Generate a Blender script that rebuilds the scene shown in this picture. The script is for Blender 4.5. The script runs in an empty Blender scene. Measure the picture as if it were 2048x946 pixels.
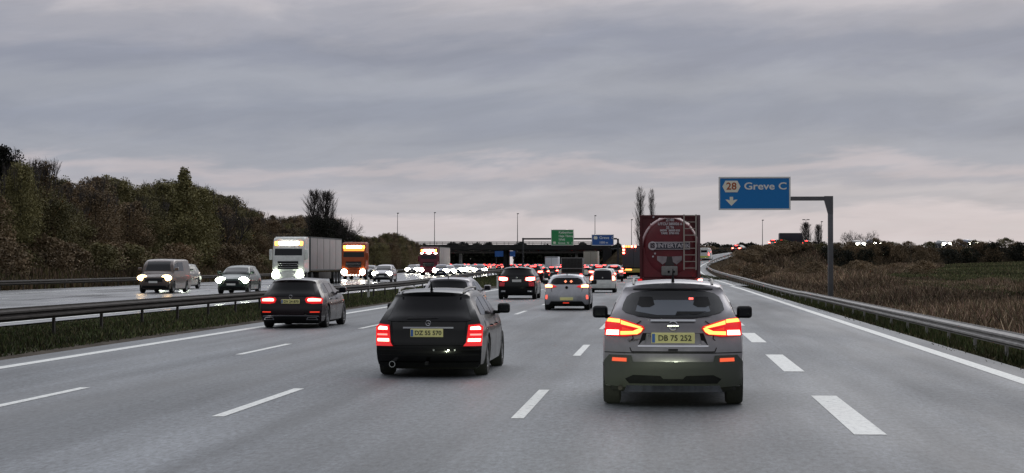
import bpy, bmesh, math, random
import numpy as np
from mathutils import Vector, Matrix
random.seed(7); rng = np.random.default_rng(11)
PI = math.pi; R = math.radians
scene = bpy.context.scene
C = scene.collection

# ------------------------------------------------------------------ camera
F = 3800.0; CH = 1.8
YAW = math.atan(304/F); PITCH = math.atan(54/F)
cam_d = bpy.data.cameras.new('camera'); cam = bpy.data.objects.new('camera', cam_d); C.objects.link(cam)
cam_d.sensor_width = 36; cam_d.lens = 36*F/2048
cam_d.clip_start = 0.1; cam_d.clip_end = 9000
cam.location = (0, 0, CH); cam.rotation_euler = (PI/2+PITCH, 0, YAW)
scene.camera = cam

def PX(px, Y):
    'X of the point seen in photo column px at distance Y along the road'
    return Y*math.tan(math.atan((px-1024)/F) - YAW)
def PZ(py, X, Y):
    'height of the point seen in photo row py'
    d = -X*math.sin(YAW)+Y*math.cos(YAW)
    return CH + (527-py)*d/F

# ------------------------------------------------------------------ materials
def newmat(name):
    m = bpy.data.materials.new(name); m.use_nodes = True
    nt = m.node_tree; b = nt.nodes['Principled BSDF']
    return m, nt, b
def mat(name, col, rough=.6, metal=0, coat=0, noise=0.0, nscale=8, emis=None, es=0, spec=.5, bump=0, rvar=0):
    m, nt, b = newmat(name)
    b.inputs['Roughness'].default_value = rough; b.inputs['Metallic'].default_value = metal
    b.inputs['Coat Weight'].default_value = coat; b.inputs['Coat Roughness'].default_value = .09
    b.inputs['Specular IOR Level'].default_value = spec
    b.inputs['Base Color'].default_value = (*col, 1)
    if noise or bump or rvar:
        tc = nt.nodes.new('ShaderNodeTexCoord'); n = nt.nodes.new('ShaderNodeTexNoise')
        n.inputs['Scale'].default_value = nscale; n.inputs['Detail'].default_value = 5; n.inputs['Roughness'].default_value = .65
        nt.links.new(tc.outputs['Object'], n.inputs['Vector'])
        if noise:
            mr = nt.nodes.new('ShaderNodeMapRange'); mr.inputs[1].default_value = .25; mr.inputs[2].default_value = .75
            mr.inputs[3].default_value = 1-noise; mr.inputs[4].default_value = 1+noise
            mx = nt.nodes.new('ShaderNodeMix'); mx.data_type = 'RGBA'; mx.blend_type = 'MULTIPLY'; mx.inputs[0].default_value = 1
            nt.links.new(n.outputs['Fac'], mr.inputs[0]); nt.links.new(mr.outputs[0], mx.inputs[7])
            mx.inputs[6].default_value = (*col, 1); nt.links.new(mx.outputs[2], b.inputs['Base Color'])
        if rvar:
            m2 = nt.nodes.new('ShaderNodeMapRange'); m2.inputs[1].default_value=.3; m2.inputs[2].default_value=.7
            m2.inputs[3].default_value = max(0, rough-rvar); m2.inputs[4].default_value = rough+rvar
            nt.links.new(n.outputs['Fac'], m2.inputs[0]); nt.links.new(m2.outputs[0], b.inputs['Roughness'])
        if bump:
            bp = nt.nodes.new('ShaderNodeBump'); bp.inputs['Strength'].default_value = bump; bp.inputs['Distance'].default_value = .02
            nt.links.new(n.outputs['Fac'], bp.inputs['Height']); nt.links.new(bp.outputs[0], b.inputs['Normal'])
    if emis:
        b.inputs['Emission Color'].default_value = (*emis, 1); b.inputs['Emission Strength'].default_value = es
    return m
def paint(name, col, rough=.38, metal=.35): return mat(name, col, rough, metal, coat=.5, noise=.2, nscale=3, rvar=.08, spec=.12)
def glow(name, col, s, sample=True):
    m = mat(name, (.02,.02,.02), .3, emis=col, es=s)
    if not sample: m.cycles.emission_sampling = 'NONE'
    return m

M = dict(
    glass=mat('glass', (.008,.009,.012), .08, 0, 0, spec=.4),
    tint=mat('tinted_glass', (.004,.004,.006), .14, 0, 0, spec=.22, rvar=.05, nscale=2),
    tyre=mat('tyre_rubber', (.012,.012,.012), .85, noise=.3, nscale=20),
    rim=mat('rim_alloy', (.25,.25,.26), .35, .9),
    trim=mat('black_trim', (.009,.009,.010), .6, noise=.3, nscale=10, spec=.2),
    gap=mat('panel_gap', (.004,.004,.004), .9),
    chrome=mat('chrome', (.6,.6,.62), .18, 1),
    under=mat('underbody', (.008,.008,.008), .95),
    plate_y=mat('plate_yellow', (.90,.84,.36), .5), plate_w=mat('plate_white', (.75,.75,.72), .5),
    plate_b=mat('plate_blue', (.05,.16,.5), .5), ink=mat('plate_ink', (.02,.02,.02), .6),
    lens=mat('red_lens', (.30,.008,.01), .2, coat=.5, emis=(1,.008,.012), es=.62),
    lensd=mat('red_reflector', (.5,.02,.01), .3, emis=(1,.06,.03), es=.7),
    tail=glow('tail_lamp', (1,.07,.06), 7), tailhot=glow('brake_lamp', (1,.20,.15), 13), tailora=glow('tail_lamp_amber', (1,.36,.075), 3.2),
    tailfar=glow('far_tail_lamp', (1,.035,.03), 16, False), tailhotfar=glow('far_brake_lamp', (1,.075,.05), 26, False),
    amber=glow('amber_lamp', (1,.32,.04), 9, False),
    head=glow('head_lamp', (1,.97,.82), 40), headg=glow('head_lamp_cool', (.90,1,.78), 45), headw=glow('head_lamp_warm', (1,.66,.30), 8),
    headfar=glow('far_head_lamp', (1,.95,.78), 40, False),
    sparkle=glow('cab_light', (1,.93,.8), 14, False),
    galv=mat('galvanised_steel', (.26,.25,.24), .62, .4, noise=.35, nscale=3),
    galvd=mat('dark_galvanised_steel', (.045,.040,.037), .8, .2, noise=.45, nscale=3, spec=.2),
    pole=mat('grey_pole_steel', (.14,.14,.15), .55, .5, noise=.2, nscale=4),
    darksteel=mat('dark_steel', (.03,.03,.035), .6, .3),
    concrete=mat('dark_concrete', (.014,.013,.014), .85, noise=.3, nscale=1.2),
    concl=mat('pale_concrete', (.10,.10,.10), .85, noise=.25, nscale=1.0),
    signblue=mat('sign_blue', (.004,.19,.53), .45, noise=.06, nscale=20), signgreen=mat('sign_green', (.03,.27,.09), .45, noise=.1, nscale=3),
    signwhite=mat('sign_white', (.80,.80,.76), .5), signcream=mat('sign_cream', (.86,.84,.70), .5), signred=mat('sign_brownred', (.42,.09,.02), .5),
    signback=mat('sign_back', (.2,.2,.2), .6, .5), bluefar=mat('sign_blue_far', (.02,.10,.36), .5),
    white=mat('white_post', (.7,.7,.66), .5),
)

# ------------------------------------------------------------------ world, sun, exposure
w = bpy.data.worlds.new('World'); scene.world = w; w.use_nodes = True
nt = w.node_tree; nt.nodes.clear()
N = nt.nodes.new; L = nt.links.new
def mth(op, a=None, b=None, va=None, vb=None, c=None):
    n = N('ShaderNodeMath'); n.operation = op
    if a is not None: L(a, n.inputs[0])
    elif va is not None: n.inputs[0].default_value = va
    if b is not None: L(b, n.inputs[1])
    elif vb is not None: n.inputs[1].default_value = vb
    return n.outputs[0]
tc = N('ShaderNodeTexCoord'); sep = N('ShaderNodeSeparateXYZ'); L(tc.outputs['Generated'], sep.inputs[0])
# cloud streaks: direction stretched strongly along the horizon
comb = N('ShaderNodeCombineXYZ')
az = mth('ARCTAN2', sep.outputs[0], sep.outputs[1])
L(mth('MULTIPLY', az, vb=9.0), comb.inputs[0])
zp = mth('POWER', mth('MAXIMUM', sep.outputs[2], vb=0.0), vb=.75)
tilt = mth('MULTIPLY', az, vb=-.12)
L(mth('MULTIPLY', mth('ADD', zp, tilt), vb=30.0), comb.inputs[1])
def noise(vec, scale, detail, rough, dist=0):
    n = N('ShaderNodeTexNoise'); n.inputs['Scale'].default_value = scale; n.inputs['Detail'].default_value = detail
    n.inputs['Roughness'].default_value = rough; n.inputs['Distortion'].default_value = dist; L(vec, n.inputs['Vector']); return n.outputs['Fac']
n1 = noise(comb.outputs[0], .9, 5, .55, .3)
n2 = noise(comb.outputs[0], 3.2, 4, .6, .2)
warp = mth('ADD', mth('MULTIPLY', mth('SUBTRACT', n1, vb=.5), vb=.052), mth('MULTIPLY', mth('SUBTRACT', n2, vb=.5), vb=.007))
el = mth('ADD', sep.outputs[2], warp)
ramp = N('ShaderNodeValToRGB'); cr = ramp.color_ramp; cr.interpolation = 'EASE'
mp = N('ShaderNodeMapRange'); mp.inputs[1].default_value = -.02; mp.inputs[2].default_value = .18; L(el, mp.inputs[0]); L(mp.outputs[0], ramp.inputs[0])
stops = [(-.02,(.46,.44,.46)),(.006,(.56,.53,.55)),(.020,(.58,.53,.55)),(.029,(.43,.42,.455)),(.036,(.47,.45,.48)),(.044,(.38,.38,.43)),(.050,(.46,.43,.465)),(.058,(.33,.345,.40)),
         (.076,(.275,.295,.36)),(.094,(.33,.345,.40)),(.110,(.27,.285,.35)),(.127,(.36,.36,.41)),(.143,(.50,.475,.505)),(.16,(.38,.38,.43)),(.18,(.42,.43,.46))]
cr.elements[0].position = 0; cr.elements[0].color = (*stops[0][1], 1)
cr.elements[1].position = 1; cr.elements[1].color = (*stops[-1][1], 1)
for e, c in stops[1:-1]:
    s = cr.elements.new((e+.02)/.2); s.color = (*c, 1)
# fine variation of brightness
mr = N('ShaderNodeMapRange'); mr.inputs[1].default_value = .25; mr.inputs[2].default_value = .75; mr.inputs[3].default_value = .91; mr.inputs[4].default_value = 1.09
L(noise(comb.outputs[0], 1.1, 7, .62, .8), mr.inputs[0])
# overcast sky brighter higher up, raised above the frame to light the road
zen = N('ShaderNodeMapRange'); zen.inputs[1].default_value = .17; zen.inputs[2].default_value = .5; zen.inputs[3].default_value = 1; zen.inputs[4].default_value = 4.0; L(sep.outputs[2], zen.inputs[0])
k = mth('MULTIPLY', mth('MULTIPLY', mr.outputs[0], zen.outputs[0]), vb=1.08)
# dusk: sky behind the viewer set darker than ahead to deepen car rears
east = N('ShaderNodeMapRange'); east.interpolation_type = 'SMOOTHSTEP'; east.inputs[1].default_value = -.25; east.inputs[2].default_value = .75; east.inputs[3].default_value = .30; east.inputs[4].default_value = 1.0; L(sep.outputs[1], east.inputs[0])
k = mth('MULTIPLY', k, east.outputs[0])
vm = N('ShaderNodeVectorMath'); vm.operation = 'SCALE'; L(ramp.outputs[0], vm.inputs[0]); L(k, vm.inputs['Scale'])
sky = N('ShaderNodeTexSky'); sky.sky_type = 'NISHITA'; sky.sun_disc = False
SUN_EL, SUN_ROT = R(28), R(20)
sky.sun_elevation = SUN_EL; sky.sun_rotation = SUN_ROT
bg1 = N('ShaderNodeBackground'); bg1.inputs[1].default_value = .05; L(sky.outputs[0], bg1.inputs[0])
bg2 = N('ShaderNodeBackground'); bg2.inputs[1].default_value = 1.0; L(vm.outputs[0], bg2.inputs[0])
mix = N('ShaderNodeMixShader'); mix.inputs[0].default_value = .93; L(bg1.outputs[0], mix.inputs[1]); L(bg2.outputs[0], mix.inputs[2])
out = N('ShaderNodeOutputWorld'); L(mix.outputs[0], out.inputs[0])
sd = bpy.data.lights.new('sun', 'SUN'); sd.energy = .5; sd.angle = R(40); sd.color = (1,.95,.9)
so = bpy.data.objects.new('sun', sd); C.objects.link(so)
so.rotation_euler = (PI/2-SUN_EL, 0, PI-SUN_ROT)
# dipped beams of the car the picture is taken from
for sx in (-.62, .62):
    ld = bpy.data.lights.new('dipped_beam', 'SPOT'); ld.energy = 11500; ld.spot_size = R(20); ld.spot_blend = .8; ld.shadow_soft_size = .07; ld.color = (.90,1,.72)
    lo = bpy.data.objects.new('dipped_beam', ld); C.objects.link(lo); lo.location = (sx, 1.4, .68)
    lo.rotation_euler = (R(90-8.6), 0, R(3.0))
scene.view_settings.view_transform = 'Standard'; scene.view_settings.look = 'None'
scene.view_settings.exposure = 0.0; scene.view_settings.gamma = 1
scene.render.film_transparent = False
scene.cycles.max_bounces = 5; scene.cycles.use_denoising = True

# ------------------------------------------------------------------ helpers
def tag(o, label=None, cat=None, group=None, kind=None):
    if label: o['label'] = label
    if cat: o['category'] = cat
    if group: o['group'] = group
    if kind: o['kind'] = kind
    return o
def thing(name, label, cat, loc=(0,0,0), rz=0, group=None):
    o = bpy.data.objects.new(name, None); o.empty_display_size = .3; C.objects.link(o)
    o.location = loc; o.rotation_euler = (0,0,rz); return tag(o, label, cat, group)
def copy_tree(o, parent=None):
    c = o.copy(); C.objects.link(c); c.parent = parent
    for ch in list(o.children): copy_tree(ch, c)
    return c
class MB:
    def __init__(s): s.v = []; s.f = []; s.mi = []
    def add(s, vs, fs, mi=0):
        n = len(s.v); s.v += [tuple(v) for v in vs]; s.f += [tuple(i+n for i in f) for f in fs]; s.mi += [mi]*len(fs); return s
    def box(s, x0,x1,y0,y1,z0,z1, mi=0):
        return s.add([(x0,y0,z0),(x1,y0,z0),(x1,y1,z0),(x0,y1,z0),(x0,y0,z1),(x1,y0,z1),(x1,y1,z1),(x0,y1,z1)],
                     [(0,3,2,1),(4,5,6,7),(0,1,5,4),(1,2,6,5),(2,3,7,6),(3,0,4,7)], mi)
    def bbox(s, x0,x1,y0,y1,z0,z1, b=.05, seg=2, mi=0):
        bm = bmesh.new(); bmesh.ops.create_cube(bm, size=1)
        for v in bm.verts: v.co = Vector(((x0+x1)/2+v.co.x*(x1-x0), (y0+y1)/2+v.co.y*(y1-y0), (z0+z1)/2+v.co.z*(z1-z0)))
        bmesh.ops.bevel(bm, geom=bm.edges[:], offset=b, segments=seg, profile=.5, affect='EDGES')
        bm.verts.index_update(); s.add([v.co for v in bm.verts], [[v.index for v in f.verts] for f in bm.faces], mi); bm.free(); return s
    def tube(s, pts, r, n=8, mi=0, cap=True):
        pts = [Vector(p) for p in pts]; rs = r if isinstance(r, (list,tuple)) else [r]*len(pts)
        vs = []; fs = []
        for i, p in enumerate(pts):
            t = (pts[min(i+1,len(pts)-1)]-pts[max(i-1,0)]).normalized()
            a = t.cross(Vector((0,0,1)) if abs(t.z) < .9 else Vector((1,0,0))).normalized(); b = t.cross(a)
            vs += [p+rs[i]*(math.cos(2*PI*k/n)*a+math.sin(2*PI*k/n)*b) for k in range(n)]
        for i in range(len(pts)-1):
            fs += [(i*n+k, i*n+(k+1)%n, (i+1)*n+(k+1)%n, (i+1)*n+k) for k in range(n)]
        if cap: fs += [tuple(range(n))[::-1], tuple((len(pts)-1)*n+k for k in range(n))]
        return s.add(vs, fs, mi)
    def lathe_x(s, prof, cx=0, cy=0, cz=0, n=24, mi=0):   # prof: (x, r)
        vs = []; fs = []
        for (x, r) in prof: vs += [(cx+x, cy+r*math.cos(2*PI*k/n), cz+r*math.sin(2*PI*k/n)) for k in range(n)]
        for i in range(len(prof)-1): fs += [(i*n+k, i*n+(k+1)%n, (i+1)*n+(k+1)%n, (i+1)*n+k) for k in range(n)]
        return s.add(vs, fs, mi)
    def lathe_y(s, prof, cx=0, cy=0, cz=0, n=24, mi=0, sx=1, sz=1):
        vs = []; fs = []
        for (y, r) in prof: vs += [(cx+sx*r*math.cos(2*PI*k/n), cy+y, cz+sz*r*math.sin(2*PI*k/n)) for k in range(n)]
        for i in range(len(prof)-1): fs += [(i*n+k, i*n+(k+1)%n, (i+1)*n+(k+1)%n, (i+1)*n+k) for k in range(n)]
        return s.add(vs, fs, mi)
    def prism_y(s, poly, y0, y1, mi=0):   # poly in (x,z)
        n = len(poly); vs = [(x,y0,z) for x,z in poly]+[(x,y1,z) for x,z in poly]
        return s.add(vs, [tuple(range(n)), tuple(range(2*n-1,n-1,-1))]+[(i,(i+1)%n,(i+1)%n+n,i+n)[::-1] for i in range(n)], mi)
    def prism_x(s, poly, x0, x1, mi=0):   # poly in (y,z)
        n = len(poly); vs = [(x0,y,z) for y,z in poly]+[(x1,y,z) for y,z in poly]
        return s.add(vs, [tuple(range(n)), tuple(range(2*n-1,n-1,-1))]+[(i,(i+1)%n,(i+1)%n+n,i+n)[::-1] for i in range(n)], mi)
    def build(s, name, mats, parent=None, smooth=True, ang=35, fix=True):
        me = bpy.data.meshes.new(name); me.from_pydata(s.v, [], s.f)
        mats = mats if isinstance(mats, (list,tuple)) else [mats]
        for m in mats: me.materials.append(m)
        me.polygons.foreach_set('material_index', s.mi)
        if fix:
            bm = bmesh.new(); bm.from_mesh(me); bmesh.ops.remove_doubles(bm, verts=bm.verts, dist=1e-4)
            bmesh.ops.recalc_face_normals(bm, faces=bm.faces); bm.to_mesh(me); bm.free()
        if smooth:
            me.polygons.foreach_set('use_smooth', [True]*len(me.polygons)); me.set_sharp_from_angle(angle=R(ang))
        me.update(); o = bpy.data.objects.new(name, me); C.objects.link(o); o.parent = parent; return o
def quads_obj(name, V, mats, parent=None, mi=None, cols=None):
    'V: n x k x 3 array of separate small faces'
    n, k, _ = V.shape; me = bpy.data.meshes.new(name)
    me.vertices.add(n*k); me.vertices.foreach_set('co', V.reshape(-1).astype(np.float32))
    me.loops.add(n*k); me.loops.foreach_set('vertex_index', np.arange(n*k, dtype=np.int32))
    me.polygons.add(n); me.polygons.foreach_set('loop_start', np.arange(0, n*k, k, dtype=np.int32))
    if mi is not None: me.polygons.foreach_set('material_index', mi.astype(np.int32))
    for m in (mats if isinstance(mats, (list,tuple)) else [mats]): me.materials.append(m)
    me.update(calc_edges=True)
    if cols is not None:
        at = me.color_attributes.new('col', 'FLOAT_COLOR', 'POINT')
        at.data.foreach_set('color', np.repeat(np.c_[cols, np.ones(n)], k, axis=0).reshape(-1).astype(np.float32))
    o = bpy.data.objects.new(name, me); C.objects.link(o); o.parent = parent; return o
def text_obj(txt, size, mt, parent=None, loc=(0,0,0), name='lettering', depth=.004, sx=1, bold=0, align='CENTER', rot=None):
    cu = bpy.data.curves.new('t', 'FONT'); cu.body = txt; cu.size = size; cu.extrude = depth; cu.offset = bold
    cu.align_x = align; cu.align_y = 'CENTER'; cu.resolution_u = 3
    t = bpy.data.objects.new('t', cu); C.objects.link(t); bpy.context.view_layer.update()
    me = bpy.data.meshes.new_from_object(t.evaluated_get(bpy.context.evaluated_depsgraph_get())); bpy.data.objects.remove(t)
    me.materials.clear(); me.materials.append(mt)
    rt = rot if rot is not None else Matrix.Rotation(PI/2, 4, 'X')
    me.transform(Matrix.Translation(loc) @ rt @ Matrix.Diagonal((sx,1,1,1)))
    o = bpy.data.objects.new(name, me); C.objects.link(o); o.parent = parent; return o

# ------------------------------------------------------------------ terrain
def xs(Y): return -(max(0.0, Y-130)**2)/4000.0
RAMP = np.array([(100,3.8,0),(130,3.8,0),(170,3.75,0),(210,3.6,.05),(250,3.4,.35),(280,3.3,.85),(300,3.6,1.25),(320,4.9,1.95),(340,7.6,2.9),(355,10.9,3.7),(368,15.5,4.5),(377,21,5.1),(383,28,5.45),(386,38,5.6)], float)
RAMP[:,2] *= .875
def ramp_pts():
    out = []
    for i in range(len(RAMP)-1):
        for t in np.linspace(0,1,6)[:-1]:
            p0 = RAMP[max(i-1,0)]; p1 = RAMP[i]; p2 = RAMP[i+1]; p3 = RAMP[min(i+2,len(RAMP)-1)]
            out.append(.5*((2*p1)+(-p0+p2)*t+(2*p0-5*p1+4*p2-p3)*t*t+(-p0+3*p1-3*p2+p3)*t**3))
    out.append(RAMP[-1]); a = np.array(out); return a[:,[1,0,2]]
RP = ramp_pts()
CRY = 386.0; CRZ = 4.95
def sst(a, b, x): t = np.clip((x-a)/(b-a), 0, 1); return t*t*(3-2*t)
def opp_z(u): return np.clip((-19-u)/18.5, 0, 1)*.25
def G(X, Y):
    X = np.asarray(X, float); Y = np.asarray(Y, float)
    u = X + np.maximum(0, Y-130)**2/4000
    z = np.full(X.shape, -.05)
    z = np.where(u < -19, opp_z(u)-.05, z)
    med = (u > -18.6) & (u < -12.4)
    hump = np.sin(np.clip((u+18.6)/6.2, 0, 1)*PI)
    z = np.where(med, -.05+hump*(.04+.50*sst(100,180,Y)), z)
    uu_ = u-2.6*sst(200,280,Y); z = np.where(uu_ < -38, .2+1.3*sst(-39,-50,uu_), z)
    vr = -.05-.25*sst(6.0,7.6,u)-.25*sst(8,10,u)+.75*sst(10,17,u)+1.9*sst(18,70,X)*sst(90,320,Y)
    z = np.where(u > 6.0, vr, z)
    # crossing road embankment (open over the two carriageways)
    e = CRZ-.12-np.maximum(0, np.abs(Y-CRY)-7)/2.0
    gate = np.minimum(np.maximum(-(u+36.5)*.9, (u-1.5)*.9), 20)
    e = np.minimum(e, gate+.0)
    z = np.maximum(z, e)
    # ramp embankment
    d2 = (X[...,None]-RP[:,0])**2+(Y[...,None]-RP[:,1])**2
    i = np.argmin(d2, -1); d = np.sqrt(np.take_along_axis(d2, i[...,None], -1)[...,0])
    rz = RP[i,2]-.08-np.maximum(0, d-4.6)/2.4
    rz = np.where((RP[i,2] > .02) & (Y > 205) & (Y < 400), rz, -9)
    z = np.maximum(z, np.where(u > 4.4, rz, -9))
    # ramp slab must lie clear of the ground
    z = np.where((d < 4.4) & (Y > 130) & (Y < 392), np.minimum(z, RP[i,2]-.08), z)
    return z
gx = np.concatenate([np.array([-2500,-1200,-600,-350,-200,-140,-110,-90]), np.arange(-80,82,1.0), np.array([90,105,130,170,250,400,700,1300,2600])])
gy = np.concatenate([np.array([-40,-10]), np.arange(0,120,4.0), np.arange(120,460,2.5), np.array([465,475,500,540,600,700,900,1300,2000,3500,6000])])
GX, GY = np.meshgrid(gx, gy); GZ = G(GX, GY)
GZ = GZ + np.where((GX+np.maximum(0,GY-130)**2/4000 > 10)&(GY < 370), .10*np.sin(GX*.7+3*np.sin(GY*.05))*np.sin(GY*.21), 0)
GZ = np.where(GY > 470, -.06, GZ)
def zone_col(X, Y):
    u = X+np.maximum(0, Y-130)**2/4000
    c = np.zeros(X.shape+(3,))+np.array([.028,.035,.014])
    def put(m, col): c[m] = col
    put((u > -13.2)&(u < 8), [.085,.075,.065])            # gravelly shoulder
    put((u > 6.9)&(u < 9.5), [.032,.038,.018])
    put((u > 8.5)&(X < 20), [.034,.025,.017])              # dry weeds
    put((u > 8.5)&(X >= 20), [.026,.030,.014])             # field
    put((u > 4.5)&(Y > 250)&(X < 30), [.05,.038,.026]); put((u > 2)&(Y > 345), [.035,.028,.019])
    put((u < -38), [.07,.055,.035])
    put((u < -46), [.025,.022,.014])
    put((u < -18.6)&(u > -38), [.06,.055,.05])
    return c
cols = zone_col(GX, GY)
ny, nx = GX.shape
me = bpy.data.meshes.new('ground')
idx = np.arange(ny*nx).reshape(ny, nx)
fq = np.stack([idx[:-1,:-1], idx[:-1,1:], idx[1:,1:], idx[1:,:-1]], -1).reshape(-1,4)
me.from_pydata(np.c_[GX.ravel(), GY.ravel(), GZ.ravel()].tolist(), [], fq.tolist())
at = me.color_attributes.new('col', 'FLOAT_COLOR', 'POINT'); at.data.foreach_set('color', np.c_[cols.reshape(-1,3), np.ones(ny*nx)].reshape(-1).astype(np.float32))
me.polygons.foreach_set('use_smooth', [True]*len(me.polygons))
gm, nt, b = newmat('ground_soil')
N = nt.nodes.new; L = nt.links.new
a = N('ShaderNodeAttribute'); a.attribute_name = 'col'; tc = N('ShaderNodeTexCoord')
n = N('ShaderNodeTexNoise'); n.inputs['Scale'].default_value = .9; n.inputs['Detail'].default_value = 8; n.inputs['Roughness'].default_value = .72; L(tc.outputs['Object'], n.inputs['Vector'])
mr = N('ShaderNodeMapRange'); mr.inputs[1].default_value = .3; mr.inputs[2].default_value = .7; mr.inputs[3].default_value = .4; mr.inputs[4].default_value = 1.5; L(n.outputs['Fac'], mr.inputs[0])
vm = N('ShaderNodeVectorMath'); vm.operation = 'SCALE'; L(a.outputs['Color'], vm.inputs[0]); L(mr.outputs[0], vm.inputs['Scale']); L(vm.outputs[0], b.inputs['Base Color'])
b.inputs['Roughness'].default_value = 1; b.inputs['Specular IOR Level'].default_value = 0
bp = N('ShaderNodeBump'); bp.inputs['Strength'].default_value = .6; bp.inputs['Distance'].default_value = .1; L(n.outputs['Fac'], bp.inputs['Height']); L(bp.outputs[0], b.inputs['Normal'])
me.materials.append(gm); go = bpy.data.objects.new('ground', me); C.objects.link(go); tag(go, kind='structure')

# asphalt
def asphalt(name, base, rough, rv, tracks=None, wet=0):
    m, nt, b = newmat(name); N = nt.nodes.new; L = nt.links.new
    tc = N('ShaderNodeTexCoord')
    def nz(scale, det, ro, st=(1,1,1)):
        mp = N('ShaderNodeMapping'); mp.inputs['Scale'].default_value = st; L(tc.outputs['Object'], mp.inputs[0])
        n = N('ShaderNodeTexNoise'); n.inputs['Scale'].default_value = scale; n.inputs['Detail'].default_value = det; n.inputs['Roughness'].default_value = ro; L(mp.outputs[0], n.inputs['Vector']); return n.outputs['Fac']
    def mrg(s, a, b_, c, d):
        q = N('ShaderNodeMapRange'); q.inputs[1].default_value = a; q.inputs[2].default_value = b_; q.inputs[3].default_value = c; q.inputs[4].default_value = d; L(s, q.inputs[0]); return q.outputs[0]
    def mul(a, b_):
        q = N('ShaderNodeMath'); q.operation = 'MULTIPLY'; L(a, q.inputs[0]); L(b_, q.inputs[1]); return q.outputs[0]
    fine = nz(16, 5, .85, (1,.30,1)); med = nz(.45, 5, .65, (1,.22,1)); long = nz(1.6, 3, .5, (1,.012,1))
    v = mul(mul(mrg(fine,.34,.66,.4,1.75), mrg(med,.3,.7,.72,1.25)), mrg(long,.3,.7,.64,1.3))
    vor = N('ShaderNodeTexVoronoi'); vor.inputs['Scale'].default_value = 14; L(tc.outputs['Object'], vor.inputs['Vector'])
    v = mul(v, mrg(vor.outputs['Distance'], .0, .55, 1.12, .93))
    # isolated patches, tar joints along the lanes
    v = mul(v, mrg(nz(1.3, 6, .7, (1,.35,1)), .60, .74, 1.0, .62))
    sx_ = N('ShaderNodeSeparateXYZ'); L(tc.outputs['Object'], sx_.inputs[0])
    def lane(freq, ph):
        q = N('ShaderNodeMath'); q.operation = 'MULTIPLY_ADD'; q.inputs[1].default_value = 2*PI*freq/3.45; q.inputs[2].default_value = ph; L(sx_.outputs[0], q.inputs[0])
        c = N('ShaderNodeMath'); c.operation = 'COSINE'; L(q.outputs[0], c.inputs[0]); return c.outputs[0]
    v = mul(v, mrg(lane(1, -2*PI*.2/3.45), -1, 1, 1.07, .90)); v = mul(v, mrg(lane(2, -4*PI*.2/3.45), -1, 1, .93, 1.05))
    # fine meandering cracks, only here and there
    vc = N('ShaderNodeTexVoronoi'); vc.feature = 'DISTANCE_TO_EDGE'; vc.inputs['Scale'].default_value = .42
    mpv = N('ShaderNodeMapping'); mpv.inputs['Scale'].default_value = (1,.4,1); L(tc.outputs['Object'], mpv.inputs[0])
    av = N('ShaderNodeVectorMath'); av.operation = 'ADD'; nn_ = N('ShaderNodeTexNoise'); nn_.inputs['Scale'].default_value = 1.6; nn_.inputs['Detail'].default_value = 5; L(tc.outputs['Object'], nn_.inputs['Vector'])
    L(mpv.outputs[0], av.inputs[0]); L(nn_.outputs['Color'], av.inputs[1]); L(av.outputs[0], vc.inputs['Vector'])
    cr_ = mrg(vc.outputs['Distance'], 0, .012, 1, 0); msk = mrg(nz(.16, 2, .5), .54, .60, 0, .38)
    inv = N('ShaderNodeMath'); inv.operation = 'SUBTRACT'; inv.inputs[0].default_value = 1; L(mul(cr_, msk), inv.inputs[1]); v = mul(v, inv.outputs[0])
    v = mul(v, mrg(nz(.12, 3, .5, (1,.5,1)), .35, .65, .88, 1.1))
    vm = N('ShaderNodeVectorMath'); vm.operation = 'SCALE'; vm.inputs[0].default_value = base; L(v, vm.inputs['Scale']); L(vm.outputs[0], b.inputs['Base Color'])
    r = mrg(nz(.5, 3, .6, (1,.12,1)), .3, .7, rough-rv, rough+rv); L(r, b.inputs['Roughness'])
    b.inputs['Specular IOR Level'].default_value = .5+wet
    bp = N('ShaderNodeBump'); bp.inputs['Strength'].default_value = .25; bp.inputs['Distance'].default_value = .006; L(fine, bp.inputs['Height']); L(bp.outputs[0], b.inputs['Normal'])
    return m
asph = asphalt('asphalt', (.080,.088,.098), .64, .09)
asphw = asphalt('wet_asphalt', (.085,.09,.10), .27, .10, wet=.3)
gravel = mat('shoulder_gravel', (.085,.075,.068), .9, noise=.5, nscale=2.5, bump=.5)
YS = list(np.arange(-30,130,10.0))+list(np.arange(130,700,6.0))
def strip(name, u0, u1, z, m, ys=YS, zf=None, cols=1, taper=0):
    mb = MB()
    for a, b_ in zip(ys[:-1], ys[1:]):
        for c in range(cols):
            ua = u0+(u1-u0)*c/cols; ub = u0+(u1-u0)*(c+1)/cols
            za = z+(zf(ua) if zf else 0); zb = z+(zf(ub) if zf else 0)
            ta = taper*float(sst(200,280,a))*(c == 0); tb = taper*float(sst(200,280,b_))*(c == 0)
            mb.add([(ua+ta+xs(a),a,za),(ub+xs(a),a,zb),(ub+xs(b_),b_,zb),(ua+tb+xs(b_),b_,za)], [(0,1,2,3)])
    return mb.build(name, m, None, smooth=True, ang=80)
tag(strip('road', -12.3, 6.1, 0.0, asph), kind='structure')
tag(strip('oncoming_road', -37.5, -19, 0.0, asphw, zf=lambda u: float(opp_z(u)), cols=3, taper=2.6), kind='structure')
mb = MB()
def offs(P, d, dz=0):
    out = []
    for i in range(len(P)):
        t = P[min(i+1,len(P)-1)]-P[max(i-1,0)]; n_ = np.array([t[1],-t[0]]); n_ = n_/np.linalg.norm(n_)
        out.append((P[i][0]+n_[0]*d, P[i][1]+n_[1]*d, P[i][2]+dz))
    return out
RPr = RP[RP[:,1] > 150]
A_ = offs(RPr,-3.0,.012); B_ = offs(RPr,3.0,.012)
for i in range(len(A_)-1): mb.add([A_[i],B_[i],B_[i+1],A_[i+1]], [(0,1,2,3)])
tag(mb.build('exit_ramp', asph, ang=80), kind='structure')

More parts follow.
